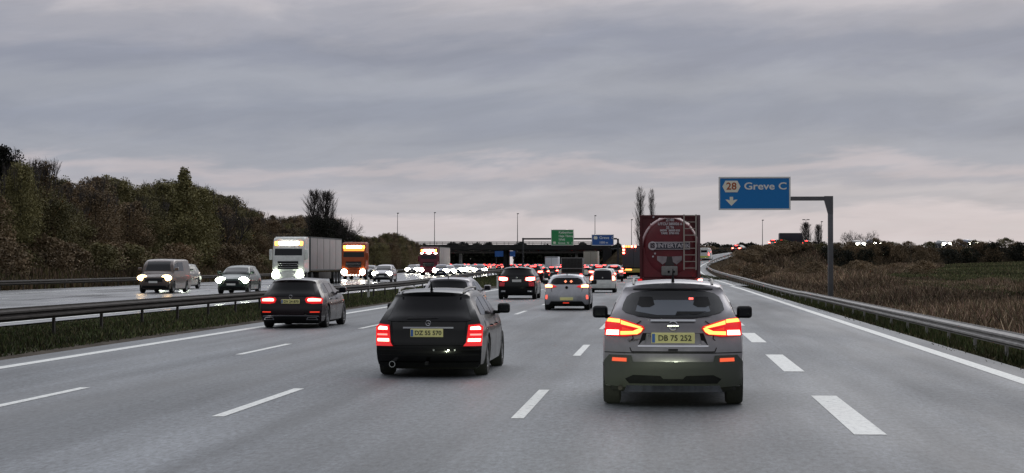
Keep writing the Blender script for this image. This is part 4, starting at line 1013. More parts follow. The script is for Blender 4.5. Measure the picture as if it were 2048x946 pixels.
for sg in (1,-1):
    sc = lambda pl: [(a*sg,b_) for a,b_ in pl]
    tl = patch(sc([(.60,.555),(.56,.50),(.84,.50),(.855,.80),(.80,.845),(.63,.83)]), sh.rearp, (0,-.012,0), 12, 4, .05).build('tail_light', M['lens'], r)
    lamp_on(tl, sh, sc([(.66,.755),(.665,.80),(.79,.81),(.82,.785),(.82,.755)]), M['tailhot'], .022)
    lamp_on(tl, sh, sc([(.66,.665),(.66,.69),(.83,.69),(.83,.665)]), M['tail'], .022)
    lamp_on(tl, sh, sc([(.625,.57),(.63,.615),(.825,.615),(.82,.57)]), M['tailhot'], .022)
rp(r, sh, [(-.40,.775),(-.40,.80),(.40,.80),(.40,.775)], 'tailgate_trim', M['chrome'], .02, nx=10)
plate(r, sh, -.02, .705, 'DZ 55 570', w_=.52, h_=.13)
bd = MB(); y_ = sh.rearp(0,.86).y-.012; bd.tube([(.04*math.cos(2*PI*i/16), y_, .86+.04*math.sin(2*PI*i/16)) for i in range(17)], .005, 6)
for a in (90,210,330): bd.tube([(0,y_,.86),(.04*math.cos(R(a)),y_,.86+.04*math.sin(R(a)))], .004, 5)
bd.build('badge', M['chrome'], r)
lamp_on(r, sh, [(-.34,.925),(-.33,.95),(.15,.945),(.15,.935)], M['trim'], .018, 6, 2, 'rear_wiper')
seam_line([(-.60,.88),(-.57,.52),(.57,.52),(.60,.88)], sh.rearp, (0,-.003,0), .012).build('panel_gap', M['gap'], r)
for z_ in (.36,.44): seam_line([(-.8,z_),(.8,z_)], sh.rearp, (0,-.003,0), .016).build('bumper_groove', M['gap'], r)
rp(r, sh, [(-.78,.16),(-.80,.24),(.80,.24),(.78,.16)], 'diffuser', M['trim'], .012, nx=12, back=.08)
MB().lathe_y([(.10,.045),(-.03,.05),(-.03,.04),(.10,.035)], -.56,.03,.215, 16).build('exhaust', M['chrome'], r)
MB().bbox(-.03,.03,-.12,.02,.20,.26,.01,1).build('tow_bar', M['trim'], r)
MB().tube([(0,.55,1.375),(0,.52,1.42),(0,.40,1.53)], [.028,.014,.005], 6).build('antenna', M['trim'], r)
for x_, m_ in ((.10,0),(.33,1),(.43,0)):
    lamp_on(r, sh, [(x_-.012,.425),(x_-.012,.452),(x_+.014,.452),(x_+.014,.425)], M['chrome'], .02, 2, 2, 'bumper_glint')  # chrome squares put on the bumper as glints of the following car's headlights

# ================= dark plum estate by the median
sh, r = estate('estate_car', 'dark plum estate car with wide tail lights in the lane beside the median', P_['maroon'], False, None, rails=False, W=1.81, L=4.7)
at(r, PX(580,52.0), 52.0)
for sg in (1,-1):
    sc = lambda pl: [(a*sg,b_) for a,b_ in pl]
    tl = patch(sc([(.40,.80),(.44,.71),(.60,.68),(.86,.69),(.875,.84),(.60,.875),(.44,.86)]), sh.rearp, (0,-.012,0), 12, 4, .05).build('tail_light', M['lens'], r)
    lamp_on(tl, sh, sc([(.47,.79),(.49,.755),(.82,.755),(.83,.815),(.60,.835),(.49,.825)]), M['tailhot'], .022)
    patch(sc([(.55,.44),(.55,.47),(.80,.47),(.80,.44)]), sh.rearp, (0,-.016,0), 6, 2, .03).build('reflector', M['lensd'], r)  # emissive reflector; the returned light is part of its material
    patch(sc([(.45,.235),(.48,.31),(.72,.31),(.76,.235)]), sh.rearp, (0,-.03,0), 6, 2, .04).build('exhaust', M['chrome'], r)
    patch(sc([(.48,.25),(.50,.295),(.71,.295),(.73,.25)]), sh.rearp, (0,-.034,0), 6, 2, .03).build('exhaust_opening', M['gap'], r)
rp(r, sh, [(-.80,.28),(-.78,.35),(-.40,.36),(.40,.36),(.78,.35),(.80,.28),(.78,.33),(.40,.345),(-.40,.345),(-.78,.33)], 'diffuser_trim', M['chrome'], .024, nx=20, nv=1)
rp(r, sh, [(-.78,.16),(-.80,.345),(.80,.345),(.78,.16)], 'diffuser', M['trim'], .012, nx=12, back=.08)
plate(r, sh, 0.0, .745, 'DV 24 870', w_=.52, h_=.12)
bd = MB(); y_ = sh.rearp(0,.87).y-.012; bd.tube([(.045*math.cos(2*PI*i/16), y_, .88+.045*math.sin(2*PI*i/16)) for i in range(17)], .006, 6); bd.build('badge', M['chrome'], r)

# ================= grey estate ahead of the black one
sh, r = estate('estate_car', 'silver grey car half hidden in front of the black estate', P_['grey'], False, None, rails=False, Hh=1.36, W=1.80)
at(r, PX(893,57.0), 57.0); plate(r, sh, 0, .70, None, 'plate_w')
for pl in rp(r, sh, [(.58,.60),(.58,.80),(.85,.82),(.85,.62)], 'tail_light', M['lens'], .012, both=True): pass
MB().tube([(0,.5,1.35),(0,.45,1.46)], [.02,.006], 6).build('antenna', M['trim'], r)

# ================= black off-roader
def suv(label, pm, W=1.94, H=1.60, name='off_road_car', far=False, hot=True, tm='plate_w'):
    kk = (H-1.18)/.54
    def K(pl): return [(a, b_ if b_ < 1.18 else 1.18+(b_-1.18)*kk) for a, b_ in pl]
    sh = suv_shape(4.65,W,H,.37); sh.rear = sm([(.2,.14),(.32,.05),(.5,.0),(.74,.0),(.80,.06),(1.10,.10),(1.18,.14),(1.18+.22*kk,.30),(1.18+.42*kk,.42),(H,.34)],.03)
    sh.top = sm([(0,H-.05),(.25,H-.02),(1.2,H),(2.1,H-.01),(2.7,H-.09),(3.1,H-.34),(3.5,1.16),(3.8,1.10),(4.5,.98),(4.65,.85)],.1)
    sh.sect = sm([(.2,.965),(.35,.985),(.6,1.0),(.95,.995),(1.08,.965),(1.18,.925),(1.18+.22*kk,.83),(1.18+.42*kk,.72),(1.18+.54*kk,.64)],.035)
    r = thing(name, label, 'car'); base_parts(r, sh, pm, far)
    rp(r, sh, K([(-.70,1.22),(-.60,1.50),(-.50,1.58),(.50,1.58),(.60,1.50),(.70,1.22),(.60,1.17),(-.60,1.17)]), 'rear_window', M['tint'], .009, nx=14, nv=6)
    side_windows(r, sh, [K(q_) for q_ in [[(.8,1.20),(1.0,1.45),(1.6,1.52),(1.6,1.18)],[(1.68,1.18),(1.68,1.525),(2.5,1.51),(2.5,1.16)],[(2.58,1.16),(2.58,1.49),(2.8,1.43),(3.2,1.16)]]], M['glass'])
    for sg in (1,-1):
        sc = lambda pl: [(a*sg,b_) for a,b_ in pl]
        tl = patch(sc([(.42,.93),(.42,1.10),(.60,1.14),(.92,1.14),(.93,.95),(.70,.90)]), sh.rearp, (0,-.014,0), 10, 3, .05).build('tail_light', M['lens'], r)
        lamp_on(tl, sh, sc([(.46,.96),(.46,1.08),(.62,1.115),(.895,1.115),(.90,.97),(.68,.93)]), M['tailhotfar'] if far else M['tailhot'], .026)
        patch(sc([(.62,.66),(.60,.84),(.86,.86),(.88,.66)]), sh.rearp, (0,-.012,0), 6, 2, .03).build('reflector', mat('dim_red', (.25,.01,.02), .4, emis=(1,.01,.03), es=.10), r)  # faint red emission stands in for light returned by the reflector
        mirror(r, sh, 3.1, 1.14, sg, M['trim'])
    if far: rp(r, sh, [(-.28,H-.125),(-.28,H-.06),(.28,H-.06),(.28,H-.125)], 'brake_light', M['tailfar'], .03)
    rp(r, sh, [(-.90,.27),(-.92,.55),(.92,.55),(.90,.27)], 'bumper_cladding', M['trim'], .012, nx=12)
    plate(r, sh, 0, .93, None, tm, w_=.46, h_=.12)
    return sh, r
sh, r = suv('black off-roader with bright red tail lights beside the median marker post', P_['black']); at(r, PX(1033,95.0), 95.0)
MB().lathe_y([(0,.05),(-.03,.05),(-.035,0)],0,sh.rearp(0,1.08).y,1.09,16).build('badge', M['chrome'], r)
for sg in (-1,1): MB().bbox(*sorted((sg*.55,sg*.78)),-.03,.02,.36,.44,.02).build('exhaust', M['chrome'], r)

# ================= silver hatchback
def hatch(name, label, pm, far=False, style='wide', plate_z=.44, W=1.765, tm='plate_y'):
    sh = hatch_shape(W=W, H=1.36); r = thing(name, label, 'car'); base_parts(r, sh, pm, far)
    if far: rp(r, sh, [(-.25,1.305),(-.25,1.35),(.25,1.35),(.25,1.305)], 'brake_light', M['tailfar'], .03)
    if style == 'wide':
        rp(r, sh, [(-.62,1.04),(-.60,1.12),(-.54,1.20),(-.42,1.25),(.42,1.25),(.54,1.20),(.60,1.12),(.62,1.04),(.50,1.0),(-.50,1.0)], 'rear_window', M['tint'], .009, nx=16, nv=6)
        for sg in (1,-1):
            sc = lambda pl: [(a*sg,b_) for a,b_ in pl]
            tl = patch(sc([(.38,.91),(.55,.86),(.84,.86),(.86,.98),(.72,1.02),(.45,.95)]), sh.rearp, (0,-.014,0), 10, 3, .05).build('tail_light', M['lens'], r)
            lamp_on(tl, sh, sc([(.56,.885),(.56,.965),(.72,1.0),(.84,.97),(.83,.885)]), glow('tail_lamp_warm', (1,.55,.22), 6, not far), .028)
            patch(sc([(.76,.42),(.74,.52),(.75,.60),(.82,.58),(.83,.44)]), sh.rearp, (0,-.014,0), 6, 2, .03).build('reflector', glow('glowing_red_reflector', (1,.14,.1), 1.4, False), r)  # reflector emits, standing in for light thrown back from behind
    side_windows(r, sh, [[(.60,1.03),(.75,1.13),(1.22,1.22),(1.22,1.0)],[(1.30,1.0),(1.30,1.23),(2.0,1.22),(2.0,.99)],[(2.07,.99),(2.07,1.21),(2.3,1.16),(2.72,.99)]], M['glass'])
    for sg in (-1,1): mirror(r, sh, 2.55, .99, sg, M['trim'])
    rp(r, sh, [(-.70,.22),(-.60,.345),(.60,.345),(.70,.22)], 'diffuser', M['trim'], .012, nx=12, back=.08)
    if tm: plate(r, sh, 0, plate_z, None, tm, w_=.50, h_=.11)
    return sh, r
sh, r = hatch('hatchback_car', 'silver hatchback with yellow plate low on the bumper, left of the small white car', P_['silver']); at(r, PX(1133,73.0), 73.0)
MB().lathe_y([(0,.055),(-.02,.055),(-.025,.0)],0,sh.rearp(0,.88).y,.875,16).build('badge', M['trim'], r)
seam_line([(-.62,1.0),(-.58,.72),(-.45,.64),(.45,.64),(.58,.72),(.62,1.0)], sh.rearp, (0,-.003,0), .014).build('panel_gap', M['gap'], r)
MB().bbox(-.14,.10,-.03,0,.27,.30,.01).build('fog_lamp', M['lensd'], r)
MB().tube([(0,.42,1.36),(0,.30,1.50)], [.02,.006], 6).build('antenna', M['trim'], r)
MB().bbox(-.30,-.05,sh.rearp(0,1.1).y-.03,sh.rearp(0,1.1).y+.3,1.035,1.05,.004,1).build('rear_wiper', M['trim'], r)
for x_ in (-.05,.17): lamp_on(r, sh, [(x_-.06,1.11),(x_,1.165),(x_+.06,1.11),(x_,1.055)], glow('painted_tail_glow', (1,.28,.14), 1.6, False), .016, 6, 3, 'painted_window_glow')  # glowing diamonds painted on the pane as tail light showing in the glass

# ================= small white car with black glass tailgate
sh = minic_shape(); r = thing('small_car', 'small white car with a black glass tailgate behind the tank lorry', 'car'); base_parts(r, sh, P_['white'])
at(r, PX(1205,117.0), 117.0)
rp(r, sh, [(-.56,.80),(-.54,1.30),(-.48,1.37),(.48,1.37),(.54,1.30),(.56,.80)], 'rear_window', M['tint'], .010, nx=12, nv=8)
for sg in (1,-1):
    sc = lambda pl: [(a*sg,b_) for a,b_ in pl]
    tl = patch(sc([(.58,.72),(.57,1.12),(.70,1.12),(.78,.98),(.80,.74)]), sh.rearp, (0,-.014,0), 6, 4, .05).build('tail_light', M['lens'], r)
    lamp_on(tl, sh, sc([(.60,.76),(.60,1.04),(.69,1.04),(.76,.92),(.77,.78)]), glow('tail_lamp_pink', (1,.42,.25), 7), .028)
    mirror(r, sh, 2.3, 1.0, sg, M['trim'])
rp(r, sh, [(-.20,.56),(-.18,.66),(.18,.66),(.20,.56)], 'number_plate', M['plate_w'], .014, nx=6)
rp(r, sh, [(-.76,.20),(-.78,.28),(.78,.28),(.76,.20)], 'bumper_trim', M['trim'], .012, nx=10)
MB().lathe_y([(0,.05),(-.02,.05),(-.025,.0)],0,sh.rearp(0,.93).y-.02,.93,12).build('badge', M['chrome'], r)
side_windows(r, sh, [[(.45,1.02),(.55,1.25),(1.1,1.33),(1.1,1.0)],[(1.18,1.0),(1.18,1.335),(1.9,1.28),(2.3,1.0)]], M['glass'])

# ================= red tank lorry
redtank = mat('tank_red', (.15,.011,.018), .5, .0, coat=.25, noise=.25, nscale=2.5)
redfr = mat('frame_red', (.075,.008,.011), .55, noise=.3, nscale=3)
wtext = mat('stencil_white', (.55,.50,.52), .6)
TY = 77.0; TX = PX(1340,TY); t = thing('tank_lorry', 'dark red tank container lorry with a ladder and white lettering ahead of the crossover', 'lorry', (TX,TY,0))
s_ = TY/F; TB, TT = 1.10, PZ(430,TX,TY)
hwid = 1.22
mb = MB()   # frame: corner posts, beams, upper corner gussets
for xx in (-hwid,hwid-.12):
    for yy in (0,6.0): mb.bbox(xx,xx+.12,yy,yy+.16,TB,TT,.015,1)
for zz in (TB,TT-.12):
    for yy in (0,6.0): mb.bbox(-hwid,hwid,yy+.005,yy+.15,zz,zz+.12,.015,1)
    for xx in (-hwid,hwid-.12): mb.bbox(xx+.005,xx+.115,.1,6.1,zz+.002,zz+.118,.015,1)
cz_ = (TB+TT)/2+.02; rad = 1.17
def arc(a0,a1,n=10): return [(rad*1.01*math.cos(R(a)), cz_+rad*1.09*math.sin(R(a))) for a in np.linspace(a0,a1,n)]
for sg in (1,-1):
    for zz, (a0,a1) in ((TT-.01,(8,84)),):
        pts = [(sg*a,b_) for a,b_ in arc(a0,a1)]; corner = (sg*(hwid-.01), zz)
        if a0 > 0: mb.prism_y([pts[0],(sg*(hwid-.01),pts[0][1]),corner,(pts[-1][0],zz)]+pts[::-1][:-1][0:], .03,.06)
        else: mb.prism_y([(pts[0][0],zz),corner,(sg*(hwid-.01),pts[-1][1])]+pts[::-1], .03,.06)
mb.build('frame', redfr, t, ang=30); MB().bbox(-1.10,1.10,.10,.16,TB+.13,cz_,.02,1).build('lower_shell', redtank, t)
mb = MB(); mb.lathe_y([(.03,0),(.033,.35),(.045,.7),(.07,.95),(.13,1.08),(.36,1.15),(.6,rad),(5.6,rad),(5.9,1.0),(6.0,.0)],0,0,cz_,48,0,1,1.085); mb.build('tank', redtank, t, ang=60)
# circumferential weld ring
mb = MB(); mb.tube([(1.06*math.cos(2*PI*i/48),.20,cz_+1.15*math.sin(2*PI*i/48)) for i in range(-2,27)], .012, 6, cap=False); mb.build('end_ring', redfr, t)
# sloping side skirts below
MB().bbox(-1.25,1.25,-.02,.22,.82,1.10,.03).build('rear_beam', redfr, t)
MB().bbox(-.95,.95,.1,12.6,.85,1.08,.02).build('chassis', M['under'], t)
MB().bbox(-1.2,1.2,-.06,.02,.50,.72,.02).build('underrun_bar', M['trim'], t)
for sg in (-1,1):
    tl = MB().bbox(*sorted((sg*.95,sg*1.22)),-.10,-.05,.80,1.0,.02).build('tail_light', M['lens'], t)
    MB().bbox(*sorted((sg*1.12,sg*1.30)),-.13,-.10,1.02,1.18,.03).build('lit_lamp', M['tailhot'] if sg > 0 else M['lens'], tl)
    for yy in (1.6,2.9,4.2,9.2,11.4): 
        o = wheel(t, sg*1.25, yy, .52, .38, sg, True, True)
    MB().bbox(*sorted((sg*1.1,sg*1.27)),.35,5.0,1.02,1.08,.01).build('mudguard', M['trim'], t)
MB().bbox(-1.22,1.22,9.0,11.9,1.1,3.6,.12).build('cab', P_['red'], t)
# ladder
lx0, lx1 = PX(1368,TY)-TX, PX(1392,TY)-TX; mb = MB(); ltz = TT+.02; lbz = PZ(540,TX,TY)
for xx in (lx0,lx1): mb.bbox(xx-.03,xx+.03,-.16,-.12,lbz,ltz,.008,1)
for i in range(9): z = lbz+.08+(ltz-lbz-.12)*i/8; mb.box(lx0,lx1,-.155,-.125,z-.016,z+.016)
lad = mat('ladder_pale', (.38,.33,.29), .5, .3)
mb.build('ladder', lad, t)
MB().bbox(lx1+.06,lx1+.15,-.14,-.05,TB+.1,TT,.01,1).build('side_rail', mat('rail_grey_red', (.13,.07,.08), .6), t)
# lettering
def T_(txt, px, py, size, **k): return text_obj(txt, size, wtext, t, (PX(px,TY)-TX, k.pop('y',.035), PZ(py,TX,TY)), **k)
for (tx,px,py,sz) in (('2140',1340,440,.15),('UTCU 285026 6',1340,448,.13),('22 T6',1340,455,.12),('MGW  36000 KG',1340,461,.10),('TARE  3750 KG',1340,466.5,.10)): T_(tx,px,py,sz*1.1,bold=.006,y=.018)
nb = PZ(491.5,TX,TY); xa, xb = PX(1307,TY)-TX, PX(1380,TY)-TX
mbn = MB(); mbn.bbox(xa,xb,-.03,.0,nb-.155,nb+.155,.01,1); pnl = mbn.build('name_board', wtext, t)
MB().box(xa+.03,xb-.03,-.034,-.031,nb-.125,nb+.125).build('board_face', mat('board_dark', (.03,.03,.045), .6), pnl)
text_obj('INTERTANK', .235, wtext, pnl, ((xa+xb)/2+.08,-.038,nb), sx=1.02, bold=.006)
lcx = PX(1305,TY)-TX; MB().lathe_y([(.01,.0),(.01,.175),(-.04,.175),(-.045,.0)],lcx,0,nb,24).build('logo_disc', wtext, pnl)
text_obj('IS', .26, mat('logo_ink', (.05,.03,.04), .6), pnl, (lcx,-.052,nb), bold=.012)
# valve box
vb = mat('valve_grey', (.22,.21,.20), .6, noise=.3, nscale=6)
bx = MB(); cxv = PX(1339,TY)-TX; z0v = PZ(551,TX,TY); z1v = PZ(532,TX,TY)
bx.bbox(cxv-.33,cxv+.33,-.06,.06,z0v,z1v,.05); o_ = bx.build('valve_box', vb, t)
for dx_ in (-.03,.17): MB().lathe_y([(0,.05),(-.03,.05),(-.03,.0)],cxv+dx_,-.06,z0v+.15,12).build('valve', M['trim'], o_)
for sg in (-1,1):
    pl = [(cxv+sg*.10,PZ(513,TX,TY)-.0),(cxv+sg*.50,PZ(512,TX,TY)),(cxv+sg*.50,PZ(520,TX,TY)),(cxv+sg*.28,PZ(529,TX,TY)),(cxv+sg*.14,PZ(524,TX,TY))]
    m_ = MB(); m_.prism_y(pl if sg > 0 else pl[::-1], .0,.03); m_.build('hazard_flap', mat('flap_pale', (.30,.25,.26), .7, noise=.3, nscale=5), t)
m_ = MB(); m_.prism_y([(cxv-.14,PZ(524,TX,TY)),(cxv-.12,PZ(513,TX,TY)),(cxv+.12,PZ(513,TX,TY)),(cxv+.14,PZ(524,TX,TY)),(cxv+.2,PZ(531,TX,TY)),(cxv-.2,PZ(531,TX,TY))],.012,.05); m_.build('valve_cover', mat('cover_dark', (.05,.04,.04), .7), t)
for px_, py_ in ((1306,513),(1310,507),(1307,434)): MB().lathe_y([(0,.04),(-.03,.04),(-.03,.0)],PX(px_,TY)-TX,0.03,PZ(py_,TX,TY),10).build('bolt_plate', wtext, t)

# ================= oncoming lorries
def lorry_front(label, X, Y, cabm, H, trailer=None, tl=12.5, topbar='white', rz=PI, low='white', style=0):
    r = thing('lorry', label, 'lorry', (X,Y,float(opp_z(X-xs(Y)))), rz)      # built facing +Y then turned round
    mb = MB(); W2 = 1.22
    prof = [(.0,.95),(.0,1.6),(-.06,2.05),(-.22,2.85),(-.45,H-.25),(-.75,H),(-2.1,H),(-2.1,.95)]
    mb.prism_x([(a,b_) for a,b_ in prof], -W2, W2); c = mb.build('cab', cabm, r, ang=30)
    bm = bmesh.new(); bm.from_mesh(c.data); bmesh.ops.bevel(bm, geom=[e for e in bm.edges if not e.is_boundary and e.calc_face_angle(0) > .5], offset=.09, segments=3, affect='EDGES'); bm.to_mesh(c.data); bm.free()
    m_ = MB(); m_.add([(-1.08,.02-.09,2.08),(1.08,.02-.09,2.08),(1.05,.02-.22,2.80),(-1.05,.02-.22,2.80),(-1.08,-.2,2.08),(1.08,-.2,2.08),(1.05,-.32,2.80),(-1.05,-.32,2.80)],[(0,1,2,3),(4,7,6,5),(0,4,5,1),(1,5,6,2),(2,6,7,3),(3,7,4,0)]); m_.build('windscreen', M['glass'], r, ang=30)
    for sg in (-1,1): MB().box(*sorted((sg*1.215,sg*1.228)),-1.05,-.35,1.95,2.7).build('side_window', M['glass'], r)
    MB().bbox(-.80,.80,-.03,.04,1.25,1.85,.03).build('grille', M['trim'], r)
    g_ = MB()
    for z in (1.35,1.5,1.65): g_.bbox(-.78,.78,.035,.05,z,z+.03,.005,1)
    g_.build('grille_bars', M['chrome'], r)
    MB().bbox(-1.24,1.24,-.25,.10,.38,1.02,.08).build('bumper', cabm, r)
    for sg in (-1,1):
        hl = MB().bbox(*sorted((sg*.68,sg*1.18)),.06,.115,.66,.92,.05).build('headlight', M['trim'], r)
        MB().lathe_y([(0,.27),(.03,.25),(.06,0)],sg*.94,.115,.80,16,0,1.1,1.0).build('glare_lens', M['headg'] if style == 0 else M['head'], hl)  # lens wider than a real one, so the glare is part of its shape
        MB().bbox(*sorted((sg*1.25,sg*1.50)),-.35,-.15,1.95,2.75,.05).build('wing_mirror', cabm, r)
        for yy in (-1.3,): wheel(r, sg*1.22, yy, .50, .3, sg, True, True)
    tb = MB().bbox(-.78,.78,-.46,-.28,H-.62,H-.36,.05).build('light_box', M['sparkle'], r)
    for sg in (-1,1): MB().bbox(*sorted((sg*.84,sg*1.08)),-.42,-.26,H-.66,H-.36,.04).build('marker_lamp', M['amber'], r)
    if low == 'row':
        for i in range(7): MB().lathe_y([(0,.07),(.03,.0)],-.9+.3*i,.11,.48,10).build('spot_lamp', M['sparkle'], r)
        MB().bbox(-.30,.18,.045,.06,.62,1.0,.01,1).build('badge_lamp', M['amber'], r)
        MB().bbox(-1.05,1.05,-.30,-.24,H-.95,H-.70,.02).build('lit_visor', glow('orange_visor', (1,.28,.04), 2.2, False), r)
    if low == 'oval':
        m_ = MB(); m_.lathe_y([(0,1.0),(.05,.95),(.06,.0)],0,-.36,H-.95,24,0,1.05,.34); m_.build('lit_oval', glow('red_oval', (1,.05,.05), 1.8, False), r)
        for sg in (-1,0,1): MB().lathe_y([(0,.22),(.04,0)],sg*.95,-.28,H-.92,12,0,1.0 if sg else 1.8,.7).build('spot_lamp', M['sparkle'], r)
    if trailer is not None:
        b_ = MB().bbox(-1.275,1.275,-2.35-tl,-2.35,1.15,min(4.0,H+.02),.03).build('trailer', trailer, r)
        fr_ = MB()
        for z0,z1 in ((1.12,1.22),(min(4.0,H+.02)-.09,min(4.0,H+.02)+.01)): fr_.box(-1.285,1.285,-2.36-tl,-2.34,z0,z1)
        for k_ in range(6): yy = -2.36-tl*k_/5; fr_.box(-1.287,1.287,yy-.03,yy+.03,1.14,min(4.0,H+.02)-.02)
        fr_.build('trailer_frame', M['concl'], b_)
        MB().bbox(-1.2,1.2,-2.35-tl*.68,-2.35-tl*.28,.45,1.0,.03).build('side_skirt', M['galvd'], r)
        for sg in (-1,1):
            for yy in (-3.2,-tl+.6,-tl-.7,-tl-2.0+.8*0): wheel(r, sg*1.24, yy, .50, .35, sg, True, True)
    else:
        MB().bbox(-.5,.5,-6.0,-2.1,.6,.95,.03).build('chassis', M['under'], r)
        for sg in (-1,1): wheel(r, sg*1.22, -5.0, .50, .35, sg, True, True)
    return r
curt = mat('curtain_grey', (.33,.29,.28), .75, noise=.12, nscale=1.2)
r = lorry_front('white lorry with a grey curtain sided trailer, lit light box and very bright headlights', PX(576,143), 143, P_['white'], 3.72, curt, 13)
r.rotation_euler = (0,0,PI-.015)
orange = paint('paint_orange', (.36,.07,.02), .4, 0)
lorry_front('orange lorry with a row of small lamps on its bumper', PX(707,190), 190, orange, 3.82, None, low='row', style=1)
lorry_front('dark red lorry with a lit red oval above its windscreen', PX(857,262), 262, paint('paint_wine', (.13,.02,.035), .4, 0), 4.0, curt, 13, low='oval', style=1)

# ================= oncoming cars
def van_front(name, label, pm, X, Y, hm='headw', rz=PI, kind='van', far=False):
    if kind == 'van': sh = van_shape(H=1.90)
    elif kind == 'hatch': sh = hatch_shape()
    elif kind == 'suv': sh = suv_shape()
    else: sh = wagon_shape()
    if not far: X = PX(X, Y); Y = Y+sh.L
    r = thing(name, label, 'van' if kind == 'van' else 'car'); base_parts(r, sh, pm, True)
    H = sh.H; hz = {'van':.86,'hatch':.70,'suv':.78,'wagon':.66}[kind]; sh.ws0, sh.ws1 = {'van':(3.2,4.25),'hatch':(1.9,3.15),'suv':(2.2,3.6),'wagon':(2.2,3.55)}[kind]
    z0 = {'van':1.26,'hatch':1.03,'suv':1.12,'wagon':1.03}[kind]; wt = sh.W/2
    patch([(-wt*.80,z0),(-wt*.68,H-.12),(wt*.68,H-.12),(wt*.80,z0)], sh.screenp, (0,.012,.010), 12, 6, .03).build('windscreen', M['glass'], r)
    for sg in (1,-1):
        sc = lambda pl: [(a*sg*wt,b_) for a,b_ in pl]
        hl = patch(sc([(.50,hz-.07),(.52,hz+.05),(.90,hz+.10),(.93,hz-.03)]), sh.frontp, (0,.014,0), 8, 3, .05).build('headlight', M['trim'], r)
        p = sh.frontp(sg*wt*.72, hz)
        q = .23 if not far else .32  # lenses oversized; headlight glare is built into their shape
        MB().lathe_y([(-.06,q),(.0,q*.95),(.03,q*.6),(.04,0)],p.x,p.y+.045,p.z,14,0,1.35,.78).build('glare_lens', M['headfar'] if far else M[hm], hl)
        if not far: mirror(r, sh, sh.ws1-.45, z0+.02, sg, pm)
    patch([(-.55*wt,hz-.22),(-.5*wt,hz-.02),(.5*wt,hz-.02),(.55*wt,hz-.22)], sh.frontp, (0,.012,0), 8, 3, .03).build('grille', M['trim'], r)
    patch([(-.8*wt,.26),(-.7*wt,.42),(.7*wt,.42),(.8*wt,.26)], sh.frontp, (0,.012,0), 8, 3, .03).build('air_intake', M['trim'], r)
    plate(r, sh, 0, hz-.24, None, 'plate_w', front=True)
    if not far:
        wins = {'van':[[(2.95,1.22),(2.95,1.72),(3.45,1.66),(3.95,1.22)],[(1.7,1.25),(1.7,1.74),(2.85,1.74),(2.85,1.23)]],
                'hatch':[[(1.30,1.0),(1.30,1.31),(2.0,1.29),(2.0,.99)],[(2.07,.99),(2.07,1.28),(2.3,1.22),(2.72,.99)]],
                'suv':[[(1.63,1.07),(1.63,1.445),(2.45,1.42),(2.45,1.05)],[(2.52,1.05),(2.52,1.40),(2.75,1.34),(3.15,1.05)]],
                'wagon':[[(1.50,.975),(1.50,1.33),(2.28,1.325),(2.28,.96)],[(2.36,.96),(2.36,1.32),(2.62,1.25),(3.12,.96)]]}[kind]
        side_windows(r, sh, wins, M['glass'])
    u = X-xs(Y); at(r, X, Y, rz, float(opp_z(u)) if u < -19 else 0); return sh, r
van_front('passenger_van', 'grey van with warm headlights, leftmost of the oncoming traffic', P_['champagne'], 306, 105, 'headw')
van_front('oncoming_car', 'car mostly hidden behind the grey van, one headlight showing', P_['anth'], 344, 119, 'headg', kind='suv')
van_front('oncoming_car', 'dark green oncoming car with glaring headlights right of the grey van', P_['dgreen'], 462, 106, 'headg', kind='suv')
van_front('oncoming_car', 'grey green oncoming car with round headlights beside the orange lorry', P_['grey'], 763, 174, 'head', kind='suv')
van_front('oncoming_car', 'dark car between the white lorry and the orange lorry', P_['anth'], 733, 205, 'headw', kind='hatch')

# ================= far traffic
far_front = []; far_rear = []
for nm, col, kd in (('oncoming_car','anth','hatch'),('oncoming_car','silver','wagon'),('oncoming_van','white','van'),('oncoming_car','blue','suv')):
    sh, r = van_front(nm, 'x', P_[col], -26, 262, far=True, kind=kd); far_front.append((r, {'anth':'dark','silver':'silver','white':'white','blue':'blue'}[col], kd, [False]))
sh, r = suv('x', P_['black'], 1.85, 1.62, 'queueing_car', True); far_rear.append((r,'black','suv',[False]))
sh, r = hatch('queueing_car', 'x', P_['anth'], True, tm='plate_w', plate_z=.72); far_rear.append((r,'dark grey','hatch',[False]))
sh, r = hatch('queueing_car', 'x', P_['white'], True, tm='plate_y', plate_z=.72); far_rear.append((r,'white','hatch',[False]))
sh, r = suv('x', P_['silver'], 1.85, 1.62, 'queueing_car', True, tm='plate_y'); far_rear.append((r,'silver','suv',[False]))
for r_, _, _, _ in far_rear:
    for ch in r_.children:
        if ch.name.startswith('tail_light'):
            for g in ch.children: g.data.materials[0] = M['tailhotfar']
def put(proto, X, Y, rz, label, group, z=0.0):
    r_, col, kd, used = proto
    if used[0]: o = copy_tree(r_)
    else: o = r_; used[0] = True
    o.location = (X,Y,z); o.rotation_euler = (0,0,rz); o['label'] = label
    if group: o['group'] = group
    elif 'group' in o: del o['group']
    return o
def head(Y): return math.atan2(max(0,Y-130)/2000.0, 1.0)
# oncoming queue
for u, start in ((-21.8,285),(-25.3,248),(-28.8,300),(-32.3,292)):
    Y = start
    while Y < 640:
        k = rng.choice(4, p=[.4,.3,.1,.2]); pr = far_front[k]
        put(pr, u+xs(Y)+rng.uniform(-.25,.25), Y, PI+head(Y), f'{pr[1]} {"van" if pr[2]=="van" else "car"} with lit headlights far off in the oncoming traffic', 'far oncoming traffic with headlights', float(opp_z(u)))
        Y += rng.uniform(12,21)
